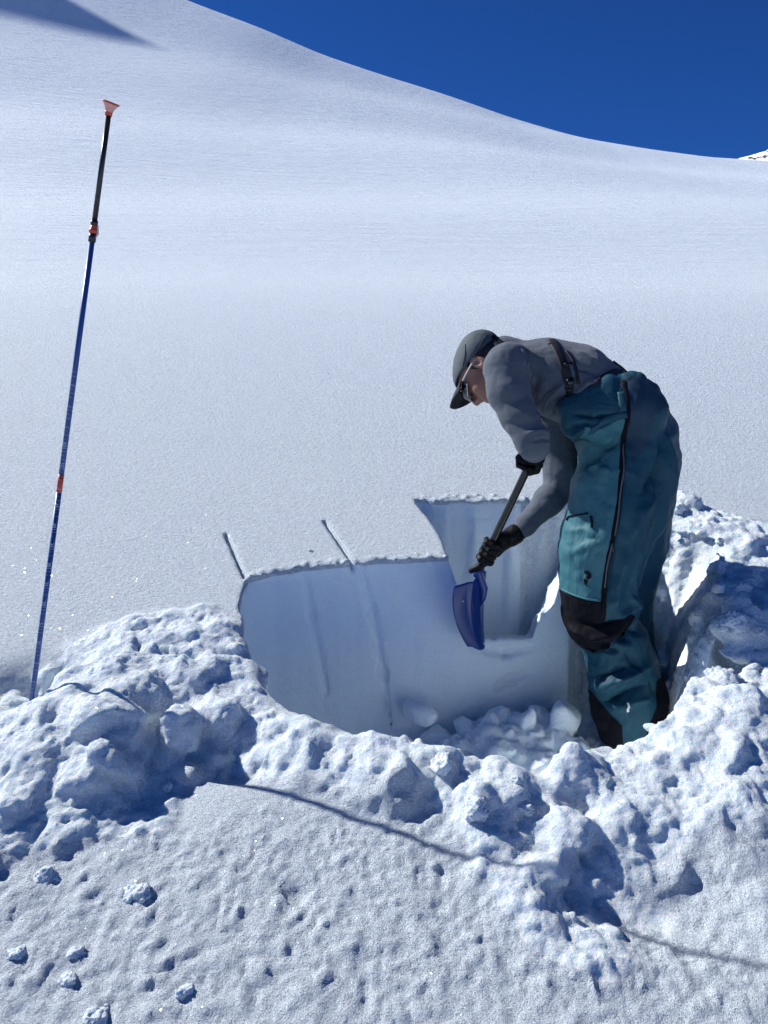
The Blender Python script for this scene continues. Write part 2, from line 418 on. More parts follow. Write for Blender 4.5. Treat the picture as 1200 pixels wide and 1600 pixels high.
LUMPS = [
 (214,1398,.030,101,'rounded lump of snow with a long shadow alone on the grainy snow at lower left',LG),
 (120,1488,.018,102,'small snow lump below the larger lone lump at lower left',LG),
 (105,1530,.020,103,'pale round lump just left of the bottom left corner group',LG),
 (290,1548,.020,104,'single snow lump near the bottom edge left of centre',LG),
 (28,1490,.022,105,'lump of snow close to the left edge near the bottom',LG),
 (70,1370,.030,106,'broad low lump at the foot of the left snow heap',LG,.6),
 (150,1590,.028,107,'lump of snow cut off by the bottom edge at lower left',LG),
 (262,1230,.014,112,'thin chip of snow in the blue shadow beside the left heap',LG,1.5),
 (485,860,.012,113,'small crumbs on the untouched snow between the two saw cuts',LG,.6),
 (690,1195,.035,114,'round knob of snow on the near rim of the pit',LG,1.0),
 (745,1262,.038,115,'snowball sized lump below the near rim of the pit',LG,1.0),
 (935,1150,.028,116,'pointed spike of snow standing in front of the boots',LG,1.9),
 (806,1222,.014,117,'small pointed shard on the pit rim by the smooth slab',LG,1.8),
 (1150,975,.035,118,'upright angular slab of snow on the heap at the right edge',LG,1.5),
 (1188,985,.020,119,'small heart shaped lump beside the upright slab at the right edge',LG),
 (1130,990,.022,120,'small block leaning left of the upright slab',LG),
 (1140,920,.050,121,'long smooth lump above the shaded trench right of the man',LG,.6,.4,'snow_lump',(1.5,1,1)),
 (1130,1065,.060,122,'large rounded lump of snow at the end of the trench by the right edge',LG,.9),
 (1060,795,.038,123,'block of snow throwing a shadow behind the man at the far rim',LG,.9),
 (1125,845,.022,124,'small block on the crumbled snow behind the man',LG),
 (820,1262,.022,125,'narrow lump of snow right of the snowball sized one',LG,1.3),
 (990,1135,.030,126,'crumbly snow stuck in front of the dark cuffs',LG,1.0),
]
dl, dr_, dg, df, dt = [polyd(z) for z in (Z_LEFT, Z_RIM, Z_RIGHT, Z_FRONT, Z_TRACK)]
jit = .035*n2(9, 3, 5)
mk = lambda d, wdt=.05: 1-sstep(-wdt, wdt*.6, d+jit)
mL, mR, mG, mF, mT = mk(dl), mk(dr_), mk(dg), mk(df, .12), mk(dt)
RUB = np.clip(np.maximum.reduce([mL, mR, mG, .8*mT]), 0, 1).astype(np.float32)

Hh = BASE.copy()
bumpy = .55*n2(7, 3, 11)+.45*n2(16, 3, 2, True)
Hh += (RUB*(.014+.030*bumpy + .007*n2(34, 3, 4, True))).astype(np.float32)
Hh += (mF*(1-RUB)*(.010*n2(11, 3, 8)+.0042*n2(40, 3, 9, True))).astype(np.float32)
def dome(u, v, r, h, sx=1, ang=0, p=1.0):
    c = G(u, v); ca, sa = math.cos(ang), math.sin(ang)
    dx, dy = x2-c[0], y2-c[1]
    a = (dx*ca+dy*sa)/sx; b = -dx*sa+dy*ca
    q = np.exp(-((a*a+b*b)/(r*r))**p)
    return (h*q).astype(np.float32)
for d in DOMES: Hh += dome(*d)
print('field', time.time()-T0)

D = np.empty((NXg, NYg, NWg), np.float32)
for k in range(NWg): D[:,:,k] = (GW[k]-Hh)*.94
def box_idx(c, r):
    cw = c[2]-zpl(c[1]); rw = r+.36*r
    i0 = max(0, int((c[0]-r-X0)/H_)); i1 = min(NXg, int((c[0]+r-X0)/H_)+2)
    j0 = max(0, int((c[1]-r-Y0)/H_)); j1 = min(NYg, int((c[1]+r-Y0)/H_)+2)
    k0 = max(0, int((cw-rw-W0)/H_)); k1 = min(NWg, int((cw+rw-W0)/H_)+2)
    return i0, i1, j0, j1, k0, k1
def sub_pts(ix):
    i0, i1, j0, j1, k0, k1 = ix
    x, y, w_ = np.meshgrid(GX[i0:i1], GY[j0:j1], GW[k0:k1], indexing='ij')
    return x, y, w_+zpl(y)
rng = np.random.RandomState(41)
def chunk_planes(r, ang, flat, rs):
    n = int(rs.randint(8, 14)) if ang < 1 else int(rs.randint(6, 10)); N = rs.normal(size=(n, 3)); N /= np.linalg.norm(N, axis=1)[:,None]
    return N, r*(rs.uniform(.62, 1.0, n) if ang < 1 else rs.uniform(.45, .9, n))
def add_chunk(c, r, ang=.7, flat=.8, k=.012, seed=0, warp=.16):
    """one broken piece: flat facets, rounded edges, knobbly skin"""
    ix = box_idx(c, r*1.35+.02)
    if ix[0] >= ix[1] or ix[2] >= ix[3] or ix[4] >= ix[5]: return
    rs = np.random.RandomState(seed)
    x, y, z = sub_pts(ix)
    p = np.stack([(x-c[0]).ravel(), (y-c[1]).ravel(), (z-c[2]).ravel()], 1).astype(np.float32)
    q = p + (r*warp)*np.stack([vnoise((p)*(1.6/r), seed+s) for s in (1, 2, 3)], 1)
    a = rs.uniform(0, 6.28); sx = rs.uniform(.75, 1.25)
    R = np.array(Matrix.Rotation(a, 3, 'Z') @ Matrix.Rotation(rs.uniform(-.7, .7), 3, 'X'))
    q = (q @ R)/np.array([sx, 1/sx, flat])
    N, dd = chunk_planes(r, ang, flat, rs)
    pl = q @ N.T - dd
    kk = r*.11
    d = kk*np.log(np.exp(np.clip(pl/kk, -30, 30)).sum(1))
    sph = np.linalg.norm(q, axis=1)-r*.92
    d = (ang*np.maximum(d, sph)+(1-ang)*sph)*min(flat, 1/sx, sx)
    d = d.reshape(x.shape).astype(np.float32)
    s = (slice(ix[0], ix[1]), slice(ix[2], ix[3]), slice(ix[4], ix[5]))
    D[s] = smin(D[s], d, k)
def cap_d(p, a, b, ra, rb):
    ab = b-a; t = np.clip((p-a) @ ab/(ab @ ab), 0, 1)
    return np.linalg.norm(p-a-t[:,None]*ab, axis=1)-(ra+(rb-ra)*t)
def carve_path(pts, rad, k=.015, squash=1.0):
    for (a, ra), (b, rb) in zip(zip(pts[:-1], rad[:-1]), zip(pts[1:], rad[1:])):
        a = np.array(a, float); b = np.array(b, float); c = (a+b)/2
        ix = box_idx(c, np.linalg.norm(b-a)/2+max(ra, rb)+.03)
        if ix[0] >= ix[1] or ix[2] >= ix[3] or ix[4] >= ix[5]: continue
        x, y, z = sub_pts(ix)
        p = np.stack([x.ravel(), y.ravel(), z.ravel()], 1)
        d = cap_d(p, a, b, ra, rb) + .35*min(ra, rb)*vnoise(p*22, 9)
        s = (slice(ix[0], ix[1]), slice(ix[2], ix[3]), slice(ix[4], ix[5]))
        D[s] = smax(D[s], -d.reshape(x.shape).astype(np.float32), k)

# ---- the pit
back_px = [(385,905),(430,893),(500,883),(600,875),(700,870)]
back = [G(*q) for q in back_px]
bk_end = np.array([.84, back[-1][1]+.07])
rim_px = [(376,930),(374,985),(388,1045),(428,1098),(500,1148),(560,1166),(650,1180),(720,1196),(800,1222),(850,1222),(895,1185),(940,1172),(1000,1158),(1050,1120)]
rim = [G(*q) for q in rim_px]
PIT = [b[:2] for b in back] + [np.array([.66, back[-1][1]+.05]), np.array([.74, 2.74]), np.array([.98, 2.77]), np.array([1.14, 2.68]), np.array([1.14, 2.50]), np.array([1.04, 2.32]), np.array([.97, 2.12])] + [r[:2] for r in rim[::-1]]
pit2 = polyd(PIT)
wob = .012*n2(6, 3, 21) + .003*n2(26, 2, 22)
nearness = sstep(.0, .35, (back[2][1]-y2))       # rubble side is rougher than the cut wall
pit2 = pit2 + (wob*nearness + .0035*n2(24, 3, 25)*(1-nearness)).astype(np.float32) + (nearness*.03*n2(11, 3, 23)).astype(np.float32)
XLc = (G(700,870), G(664,790), P(742,1003,2.62))
nl = np.cross(XLc[1]-XLc[0], XLc[2]-XLc[0]); nl /= np.linalg.norm(nl)
if nl[0] > 0: nl = -nl                            # outside = to the left
rp0 = np.array([.635, 2.80, .72]); nr = np.array([.90, -.20, -.36]); nr /= np.linalg.norm(nr)
YB = G(720,781)[1]
hp = P(790, 1158, 2.43)
PITFL = PITFLOOR + .03*n2(5, 2, 31) + .06*sstep(.15, .9, x2) + (.26+.10*n2(5, 3, 33))*sstep(.84, 1.2, x2)*sstep(2.2, 2.5, y2) + .21*np.exp(-(((x2-hp[0])/.36)**2+((y2-hp[1])/.22)**2))
PITFL = np.maximum(PITFL, zpl(y2)-.66)
for k in range(NWg):
    z = GW[k]+zpl(y2)
    lean = nearness*.35*(GW[k]+.0) 
    d = pit2 - lean*.5 - .03*GW[k]*(1-nearness) - 1.0*GW[k]*sstep(.85, 1.15, x2) + (.05*n2(7, 3, 45)+.02*n2(20, 2, 46))*sstep(.75, .95, x2)
    fl = PITFL - z
    dp = np.maximum(d, fl*.9)
    D[:,:,k] = smax(D[:,:,k], -dp.astype(np.float32), .004)
    # the recess the digger has opened beyond the corner
    wn = .012*n2(7, 3, 33)
    a = (x2-XLc[0][0])*nl[0]+(y2-XLc[0][1])*nl[1]+(z-XLc[0][2])*nl[2] + .010*n2(9, 4, 37) + .03*np.exp(-((z-zpl(y2)+.02)/.07)**2)*np.exp(-((y2-YB)/.12)**2)*-1
    b_ = (x2-rp0[0])*nr[0]+(y2-rp0[1])*nr[1]+(z-rp0[2])*nr[2] + .038*n2(8, 5, 47)+.02*n2(30, 2, 49)
    c_ = y2-YB-wn*1.8-.10*GW[k]+.03*n2(14, 3, 48); f_ = (.574-.30*np.clip(y2-2.64, 0, .5))-z
    e_ = 2.3-y2
    dr = np.maximum.reduce([a, b_, c_, f_, e_])
    D[:,:,k] = smax(D[:,:,k], -dr.astype(np.float32), .004)
print('pit', time.time()-T0)

# saw cuts on the surface and their traces down the wall
def slab(a, b, half, depth, k=.003, top=.05):
    a = np.array(a, float); b = np.array(b, float); c = (a+b)/2
    ix = box_idx(c, np.linalg.norm(b-a)/2+.06)
    ix = (ix[0], ix[1], ix[2], ix[3], max(0, int((-depth-.02-W0)/H_)), NWg)
    x, y, z = sub_pts(ix)
    e = (b-a)[:2]; Ln = np.linalg.norm(e); e = e/Ln; n = np.array([-e[1], e[0]])
    s_ = (x-a[0])*e[0]+(y-a[1])*e[1]; w_ = np.abs((x-a[0])*n[0]+(y-a[1])*n[1])
    w_ = w_ + .002*vnoise(np.stack([x.ravel(), y.ravel(), z.ravel()], 1)*40, 3).reshape(x.shape)
    dep = zpl(y)-z
    hw = half*(1-np.clip(dep/depth, 0, 1)*.5)
    d = np.maximum.reduce([w_-hw, -s_, s_-Ln, dep-depth])
    s = (slice(ix[0], ix[1]), slice(ix[2], ix[3]), slice(ix[4], ix[5]))
    D[s] = smax(D[s], -d.astype(np.float32), k)
slab(G(352,832), G(389,903)-np.array([0, .03, 0]), .0075, .03)
slab(G(506,812), G(556,877)-np.array([0, .03, 0]), .008, .035)
def on_wall(u, v, dy=0.0):
    x = (u-600)/1200*2.6
    Y = np.interp(x, [b[0] for b in back]+[bk_end[0]], [b[1] for b in back]+[bk_end[1]])
    return P(u, v, Y)+np.array([0, dy, 0])
carve_path([on_wall(560,882), on_wall(580,950), on_wall(598,1050), on_wall(612,1140)], [.005,.005,.004,.003], .03)
carve_path([on_wall(474,892,-.004), on_wall(486,960,-.004), on_wall(510,1080,-.004)], [.003,.004,.003], .03)
carve_path([on_wall(740,1010,-.01), on_wall(790,1018,.0), on_wall(830,1012,-.01)], [.012,.022,.012], .02)
carve_path([on_wall(770,1075,-.005), on_wall(800,1060,.0), on_wall(828,1050,-.01)], [.010,.018,.010], .02)
# trenches and steps to the right of the digger
for pts, rad in TRENCH:
    carve_path([G(u, v)+np.array([0, 0, dz]) for (u, v, dz) in pts], rad, .02)
for pts in HOLES:
    (u, v, dz), r = pts
    c = G(u, v)+np.array([0, 0, dz]); carve_path([c, c+np.array([.02, 0, 0])], [r, r], .03)
print('cuts', time.time()-T0)

# ---- broken pieces
def scatter(zone, n, r0, r1, sink, ang=.7, bias=2.5, lift=0.0, k=.010, flat=.8):
    z = np.asarray(zone)[:, :2]; lo, hi = z.min(0), z.max(0)
    lo = np.maximum(lo, [X0+.03, Y0+.03]); hi = np.minimum(hi, [X1-.03, Y1-.03])
    cnt = 0
    while cnt < n:
        m = 400
        xs = rng.uniform(lo[0], hi[0], m); ys = rng.uniform(lo[1], hi[1], m)
        okk = polyd(zone, xs, ys) < 0; okk &= polyd(PIT, xs, ys) > -.02
        for x, y in zip(xs[okk], ys[okk]):
            if cnt >= n: break
            r = r0+(r1-r0)*rng.rand()**bias
            i, j = min(NXg-1, int((x-X0)/H_)), min(NYg-1, int((y-Y0)/H_))
            zt = float(Hh[i, j])+zpl(y)
            add_chunk((x, y, zt-r*sink+lift), r, ang*rng.uniform(.5, 1.15), flat, k, int(rng.randint(1, 9999)))
            cnt += 1
for s in SCATTER: scatter(*s)
def pit_scatter(n, r0, r1, seed):
    rs = np.random.RandomState(seed)
    for _ in range(n):
        x = hp[0]+rs.normal()*.20; y = hp[1]+rs.normal()*.12
        if polyd(PIT, np.array([x]), np.array([y]))[0] > -.05: continue
        i, j = min(NXg-1, int((x-X0)/H_)), min(NYg-1, int((y-Y0)/H_)); r = r0+(r1-r0)*rs.rand()**1.5
        add_chunk((x, y, float(PITFL[i, j])+r*.25), r, rs.uniform(.6, 1.1), rs.uniform(.5, 1.1), .008, int(rs.randint(9999)), .13)
pit_scatter(70, .02, .065, 5); pit_scatter(260, .007, .022, 6)
for (u, v, up, r, flat, ang, seed) in BLOCKS:
    c = G(u, v, up); add_chunk(tuple(c-np.array([0, 0, r*.25])), r*1.05, ang, flat, .016, seed, .17)
for (u, v, Y, r, flat, ang, seed) in PITBLOCKS:
    add_chunk(tuple(P(u, v, Y)), r, ang, flat, .012, seed, .13)
rs = np.random.RandomState(77)
for _ in range(90):                               # crumbs along the lip of the wall and the recess
    t = rs.rand()
    if rs.rand() < .6:
        k = int(rs.randint(0, 4)); c = back[k]+(back[k+1]-back[k])*t+np.array([0, rs.uniform(-.004, .03), 0])
    else:
        c = G(655+t*170, 781)+np.array([0, rs.uniform(0, .04), 0])
    c[2] = zpl(c[1]); add_chunk(tuple(c), rs.uniform(.005, .013), .6, .7, .006, int(rs.randint(9999)))
# sharper shovel cuts through the heap
for (u, v, Y), n_, ext in CUTS:
    c = P(u, v, Y) if Y else G(u, v)
    n_ = np.array(n_, float); n_ /= np.linalg.norm(n_)
    ix = box_idx(c, ext*1.3); x, y, z = sub_pts(ix)
    d = (x-c[0])*n_[0]+(y-c[1])*n_[1]+(z-c[2])*n_[2]
    r = np.sqrt((x-c[0])**2+(y-c[1])**2+(z-c[2])**2)-ext
    s = (slice(ix[0], ix[1]), slice(ix[2], ix[3]), slice(ix[4], ix[5]))
    D[s] = smax(D[s], -np.maximum(-d, r).astype(np.float32), .006)
print('chunks', time.time()-T0)

V, F = surface_nets(D)
# keep the main body only where it matters: drop floating specks by height is not needed
V = V.astype(np.float64)*H_ + np.array([X0, Y0, W0]); V[:,2] += zpl(V[:,1])
V = V.astype(np.float64)
N = vnormals(V, F)
print('net', len(V), len(F), time.time()-T0, 'up', N[:,2].mean())
if N[:,2].mean() < 0: F = F[:, ::-1].copy(); N = -N
ii = np.clip(((V[:,0]-X0)/H_).astype(int), 0, NXg-1); jj = np.clip(((V[:,1]-Y0)/H_).astype(int), 0, NYg-1)
edge = np.clip(np.minimum.reduce([V[:,0]-X0, X1-V[:,0], V[:,1]-Y0, Y1-V[:,1]])/.08, 0, 1)
below = zpl(V[:,1])-V[:,2]
pitv = pit2[ii, jj]
iswall = (np.abs(N[:,2]) < .75) & (below > .012) & (V[:,1] > 2.15)
cutface = iswall.astype(float)
cutface = cutface*(1-sstep(.50, .58, V[:,0])*sstep(2.66, 2.72, V[:,1]))*(1-sstep(.78, .9, V[:,0]))
rub = RUB[ii, jj]*(1-cutface)
inpit = (below > .05)
rub = np.maximum(rub, np.where(inpit, 1-cutface, 0))*edge
front = mF[ii, jj]*edge
amp = .0050*rub + .0040*front*(1-rub)
V = V + N*(.0050*rub*fbm(V*30, 4, 51, True) + .0045*front*(1-rub)*fbm(V*34, 3, 55) + (.0022*rub+.0034*front)*fbm(V*70, 2, 53))[:,None]
# wall: faint horizontal layers and vertical shovel strokes
cw = (cutface*edge)
V = V + N*(cw*(.0016*vnoise(np.stack([V[:,0]*3, V[:,1]*3, V[:,2]*38], 1), 61)+.0016*vnoise(np.stack([V[:,0]*34, V[:,1]*10, V[:,2]*2.2], 1), 62)+.002*fbm(V*5, 2, 63)))[:,None]
N = vnormals(V, F)
# split: cut pit, broken snow, untouched surface
fc = lambda a: a[F].mean(1)
f_w = (fc(cutface.astype(float)) > .5) | ((fc(below) > .05) & (fc(V[:,1]) > 1.9) & (fc(pitv) < .0))
f_r = ~f_w & ((fc(RUB[ii, jj]) > .35) | (fc(below) > .04))
lab = np.where(f_w, 2, np.where(f_r, 1, 0))
def submesh(name, m, mat):
    f = F[m]; ids, inv = np.unique(f, return_inverse=True); f = inv.reshape(-1, 4)
    o = link_mesh(name, V[ids], f, mat)
    o.data.normals_split_custom_set_from_vertices([tuple(v) for v in N[ids]])
    return o
o = submesh('snow_surface', lab == 0, M_SNOW); tag(o, kind='structure')
o = submesh('broken_snow', lab == 1, M_RUB); tag(o, 'heaped white snow shovelled out around the pit', 'snow heap', kind='stuff')
o = submesh('snow_pit', lab == 2, M_WALL); tag(o, kind='structure')
del D
print('snow done', time.time()-T0)

# ------------------------------------------------------------------ solids grown from signed distances
class Vol:
    def __init__(s, lo, hi, h):
        s.lo = np.array(lo, float); s.h = h
        s.n = np.ceil((np.array(hi)-s.lo)/h).astype(int)+1
        s.D = np.full(tuple(s.n), .2, np.float32)
        s.ax = [s.lo[i]+np.arange(s.n[i])*h for i in range(3)]
    def win(s, lo, hi):
        a = np.clip(np.floor((np.array(lo)-s.lo)/s.h).astype(int), 0, s.n); b = np.clip(np.ceil((np.array(hi)-s.lo)/s.h).astype(int)+1, 0, s.n)
        if (a >= b).any(): return None, None, None
        sl_ = tuple(slice(int(a[i]), int(b[i])) for i in range(3))
        g = np.meshgrid(*[s.ax[i][sl_[i]] for i in range(3)], indexing='ij')
        return sl_, np.stack([q.ravel() for q in g], 1), g[0].shape
    def rc(s, a, ra, b, rb, k=.02, sq=(1, 1, 1), sub=False):
        a = np.array(a, float); b = np.array(b, float); R = max(ra, rb)*max(sq)+max(k, .03)
        sl_, p, sh = s.win(np.minimum(a, b)-R, np.maximum(a, b)+R)
        if sl_ is None: return
        ab = b-a; L2 = ab @ ab
        t = np.clip((p-a) @ ab/L2, 0, 1) if L2 > 1e-12 else np.zeros(len(p))
        q = (p-a-t[:,None]*ab)/np.array(sq)
        d = ((np.linalg.norm(q, axis=1)-(ra+(rb-ra)*t))*min(sq)).reshape(sh).astype(np.float32)
        s.D[sl_] = smax(s.D[sl_], -d, k) if sub else smin(s.D[sl_], d, k)
    def chain(s, pts, k=.02, sq=(1, 1, 1)):
        for (a, ra), (b, rb) in zip(pts[:-1], pts[1:]): s.rc(a, ra, b, rb, k, sq)
    def ell(s, c, rad, M=None, k=.02, sub=False):
        """ellipsoid; M rows = local axes"""
        c = np.array(c, float); rad = np.array(rad, float); R = rad.max()+max(k, .03)
        sl_, p, sh = s.win(c-R, c+R)
        if sl_ is None: return
        q = p-c
        if M is not None: q = q @ M.T
        l = np.linalg.norm(q/rad, axis=1); g = np.linalg.norm(q/rad**2, axis=1)
        d = (l*(l-1)/np.maximum(g, 1e-6)).reshape(sh).astype(np.float32)
        s.D[sl_] = smax(s.D[sl_], -d, k) if sub else smin(s.D[sl_], d, k)
    def plane(s, c, n, k=.004):      # keep the side the normal points away from
        n = np.array(n, float); n /= np.linalg.norm(n)
        sl_, p, sh = s.win(s.lo, s.lo+s.n*s.h)
        s.D[sl_] = smax(s.D[sl_], ((p-c) @ n).reshape(sh).astype(np.float32), k)
    def mesh(s, it=1):
        V, F = surface_nets(s.D)
        V = V.astype(float)*s.h+s.lo
        N = vnormals(V, F)
        c = (V-V.mean(0)); 
        if (c*N).sum() < 0: F = F[:, ::-1].copy()
        if it: V = laplace(V, F, it)
        return V, F

def simple_mat(name, col, rough=.6, bump=None, metallic=0, vary=.0, spec=.5, sheen=0, crease=0):
    m, t, b = new_mat(name); L = t.links
    b.inputs['Base Color'].default_value = (*col, 1); b.inputs['Roughness'].default_value = rough
    b.inputs['Metallic'].default_value = metallic; b.inputs['Specular IOR Level'].default_value = spec
    if sheen: b.inputs['Sheen Weight'].default_value = sheen; b.inputs['Sheen Roughness'].default_value = .5
    tc = t.nodes.new('ShaderNodeTexCoord')
    if vary:
        n = t.nodes.new('ShaderNodeTexNoise'); n.inputs['Scale'].default_value = 9; n.inputs['Detail'].default_value = 5
        L.new(tc.outputs['Object'], n.inputs['Vector'])
        mx = t.nodes.new('ShaderNodeMix'); mx.data_type = 'RGBA'
        mx.inputs['A'].default_value = (*[c*(1-vary) for c in col], 1); mx.inputs['B'].default_value = (*[c*(1+vary) for c in col], 1)
        L.new(n.outputs[0], mx.inputs['Factor']); L.new(mx.outputs['Result'], b.inputs['Base Color'])
    if bump:
        sc_, dist = bump
        n = t.nodes.new('ShaderNodeTexNoise'); n.inputs['Scale'].default_value = sc_; n.inputs['Detail'].default_value = 3
        L.new(tc.outputs['Object'], n.inputs['Vector'])
        bp = t.nodes.new('ShaderNodeBump'); bp.inputs['Distance'].default_value = dist
        L.new(n.outputs[0], bp.inputs['Height']); L.new(bp.outputs[0], b.inputs['Normal'])
    if crease:                                    # fine creasing of the cloth
        mp = t.nodes.new('ShaderNodeMapping'); mp.inputs['Scale'].default_value = (1, 1, .55); mp.inputs['Rotation'].default_value = (0, .5, 0)
        L.new(tc.outputs['Object'], mp.inputs['Vector'])
        n = t.nodes.new('ShaderNodeTexNoise'); n.inputs['Scale'].default_value = 8; n.inputs['Detail'].default_value = 4; n.inputs['Roughness'].default_value = .6; n.inputs['Distortion'].default_value = .8
        L.new(mp.outputs[0], n.inputs['Vector'])
        a_ = t.nodes.new('ShaderNodeMath'); a_.operation = 'SUBTRACT'; a_.inputs[1].default_value = .5; L.new(n.outputs[0], a_.inputs[0])
        c_ = t.nodes.new('ShaderNodeMath'); c_.operation = 'ABSOLUTE'; L.new(a_.outputs[0], c_.inputs[0])
        bq = t.nodes.new('ShaderNodeBump'); bq.inputs['Distance'].default_value = crease
        L.new(c_.outputs[0], bq.inputs['Height'])
        if bump: L.new(bp.outputs[0], bq.inputs['Normal'])
        L.new(bq.outputs[0], b.inputs['Normal'])
    return m
M_SKIN = simple_mat('skin', (.27, .135, .095), .55, (60, .0006), vary=.10)
M_SKIN.node_tree.nodes['Principled BSDF'].inputs['Subsurface Weight'].default_value = .15
M_SKIN.node_tree.nodes['Principled BSDF'].inputs['Subsurface Scale'].default_value = .01
M_LIP = simple_mat('lip', (.30, .11, .09), .5)
M_HAIR = simple_mat('dark_hair', (.012, .009, .008), .5, (300, .002))
M_SHIRT = simple_mat('grey_knit', (.085, .100, .124), .9, vary=.08, sheen=.1, spec=.2, crease=.007)
def knit():
    t = M_SHIRT.node_tree; L = t.links; b = t.nodes['Principled BSDF']
    tc = t.nodes.new('ShaderNodeTexCoord')
    wv = t.nodes.new('ShaderNodeTexWave'); wv.bands_direction = 'Z'; wv.inputs['Scale'].default_value = 100; wv.inputs['Distortion'].default_value = 1.2
    wv.inputs['Detail'].default_value = 2
    L.new(tc.outputs['Object'], wv.inputs['Vector'])
    bp = t.nodes.new('ShaderNodeBump'); bp.inputs['Distance'].default_value = .0005
    L.new(wv.outputs[0], bp.inputs['Height'])
    if b.inputs['Normal'].links: L.new(b.inputs['Normal'].links[0].from_socket, bp.inputs['Normal'])
    L.new(bp.outputs[0], b.inputs['Normal'])
knit()
M_TROU = simple_mat('teal_shell_fabric', (.007, .056, .086), .62, (700, .0003), vary=.12, spec=.3, crease=.012)
M_TROU_LIT = simple_mat('teal_shell_sunlit', (.034, .130, .155), .62, (700, .0003), vary=.08, spec=.3, crease=.011)  # the same teal made lighter, sun on the thigh put into the colour
M_BLK = simple_mat('black_fabric', (.004, .004, .007), .8, (500, .0004), vary=.2, spec=.15)
M_GLV = simple_mat('black_leather', (.0018, .0018, .0024), .55, (120, .001), vary=.2, spec=.2)
M_CAP = simple_mat('grey_green_cap', (.065, .085, .095), .85, (300, .0008), vary=.12)
M_BRIM = simple_mat('dark_brim', (.010, .012, .020), .8, (300, .0005))
M_STRAP = simple_mat('webbing', (.003, .004, .008), .7, (600, .0005))
M_BOOT = simple_mat('boot_shell', (.018, .024, .028), .45, vary=.2)
M_LENS = simple_mat('dark_lens', (.01, .01, .012), .08, spec=1.0)
M_SILV = simple_mat('pale_frame', (.55, .55, .58), .3)
M_WHITE = simple_mat('white_print', (.75, .75, .75), .6)
M_BLUEP = simple_mat('shovel_blue', (.002, .024, .165), .33, vary=.12)
M_ALU = simple_mat('black_anodised', (.004, .004, .005), .22, vary=.2)
M_ALU2 = simple_mat('bare_metal', (.5, .5, .52), .3, metallic=1)

# ------------------------------------------------------------------ the digger
YB_ = 2.45
def J(u, v, Y, rpx): return (P(u, v, Y), rpx*MPX(u, v, Y))
person = empty('person', tuple(P(985, 1165, 2.42)))
tag(person, 'man in grey top, teal ski bibs and cap bending down to dig in the pit', 'person')

# head frame
HO = P(757, 577, 2.45)
hf = np.array([-.36, -.04, -.93]); hf /= np.linalg.norm(hf)
hu = np.array([-.86, .48, .34]); hu -= hf*(hu @ hf); hu /= np.linalg.norm(hu)
hs = np.cross(hf, hu);
if hs[1] > 0: hs = -hs                      # hs points to the camera side
HM = np.array([hf, hs, hu])
def HL(f, s, u): return HO + (hf*f + hs*s + hu*u)*.94

bd = Vol((.15, 2.02, .15), (1.35, 2.92, 1.86), .0038)
def head_into(v):
    v.ell(HL(-.005, 0, .028), (.092, .071, .062), HM, .01)
    v.ell(HL(.035, 0, -.008), (.056, .055, .066), HM, .02)       # face block
    v.rc(HL(.020, .040, -.045), .026, HL(.070, .010, -.088), .022, .025)   # jaw, near side
    v.rc(HL(.020, -.040, -.045), .026, HL(.070, -.010, -.088), .022, .025)
    v.ell(HL(.078, 0, -.090), (.020, .021, .018), HM, .015)      # chin
    v.rc(HL(.070, .018, -.050), .028, HL(.070, -.018, -.050), .028, .02)   # mouth region
    v.rc(HL(.090, 0, .022), .010, HL(.112, 0, -.018), .0105, .010)     # nose bridge > tip
    v.rc(HL(.100, .009, -.024), .009, HL(.100, -.009, -.024), .009, .007)   # nostrils
    v.rc(HL(.094, .014, -.048), .0060, HL(.094, -.014, -.048), .0060, .004)  # upper lip
    v.rc(HL(.091, .012, -.061), .0065, HL(.091, -.012, -.061), .0065, .004)  # lower lip
    v.rc(HL(.104, .02, -.055), .0025, HL(.104, -.02, -.055), .0025, .004, sub=True)
    v.rc(HL(.084, .030, .032), .011, HL(.084, -.030, .032), .011, .012)     # brow
    for s_ in (1, -1):
        v.ell(HL(.094, .031*s_, .012), (.017, .018, .012), HM, .010, sub=True)   # eye sockets
        v.ell(HL(.078, .031*s_, .011), (.013, .012, .012), HM, .003)             # eyeball under lid
        v.ell(HL(.060, .045*s_, -.022), (.026, .020, .020), HM, .02)             # cheek
        # ear: rim, lobe and hollow
        e = HL(-.008, .078*s_, -.002)
        v.ell(e, (.020, .009, .031), HM, .004)
        v.ell(HL(-.004, .088*s_, .002), (.011, .007, .017), HM, .003, sub=True)
        v.ell(HL(.000, .078*s_, -.028), (.009, .006, .010), HM, .004)
head_into(bd)
bd.rc(HL(-.045, 0, -.030), .062, P(805, 572, 2.45), .064, .02)    # neck
bd.rc(HL(-.02, 0, -.075), .045, P(812, 590, 2.45), .055, .03)
SHN, SHF = P(792, 574, 2.29), P(838, 596, 2.63)
ELN, WRN = P(833, 690, 2.215), P(834, 708, 2.36)
ELF, WRF = P(882, 752, 2.60), P(803, 836, 2.50)
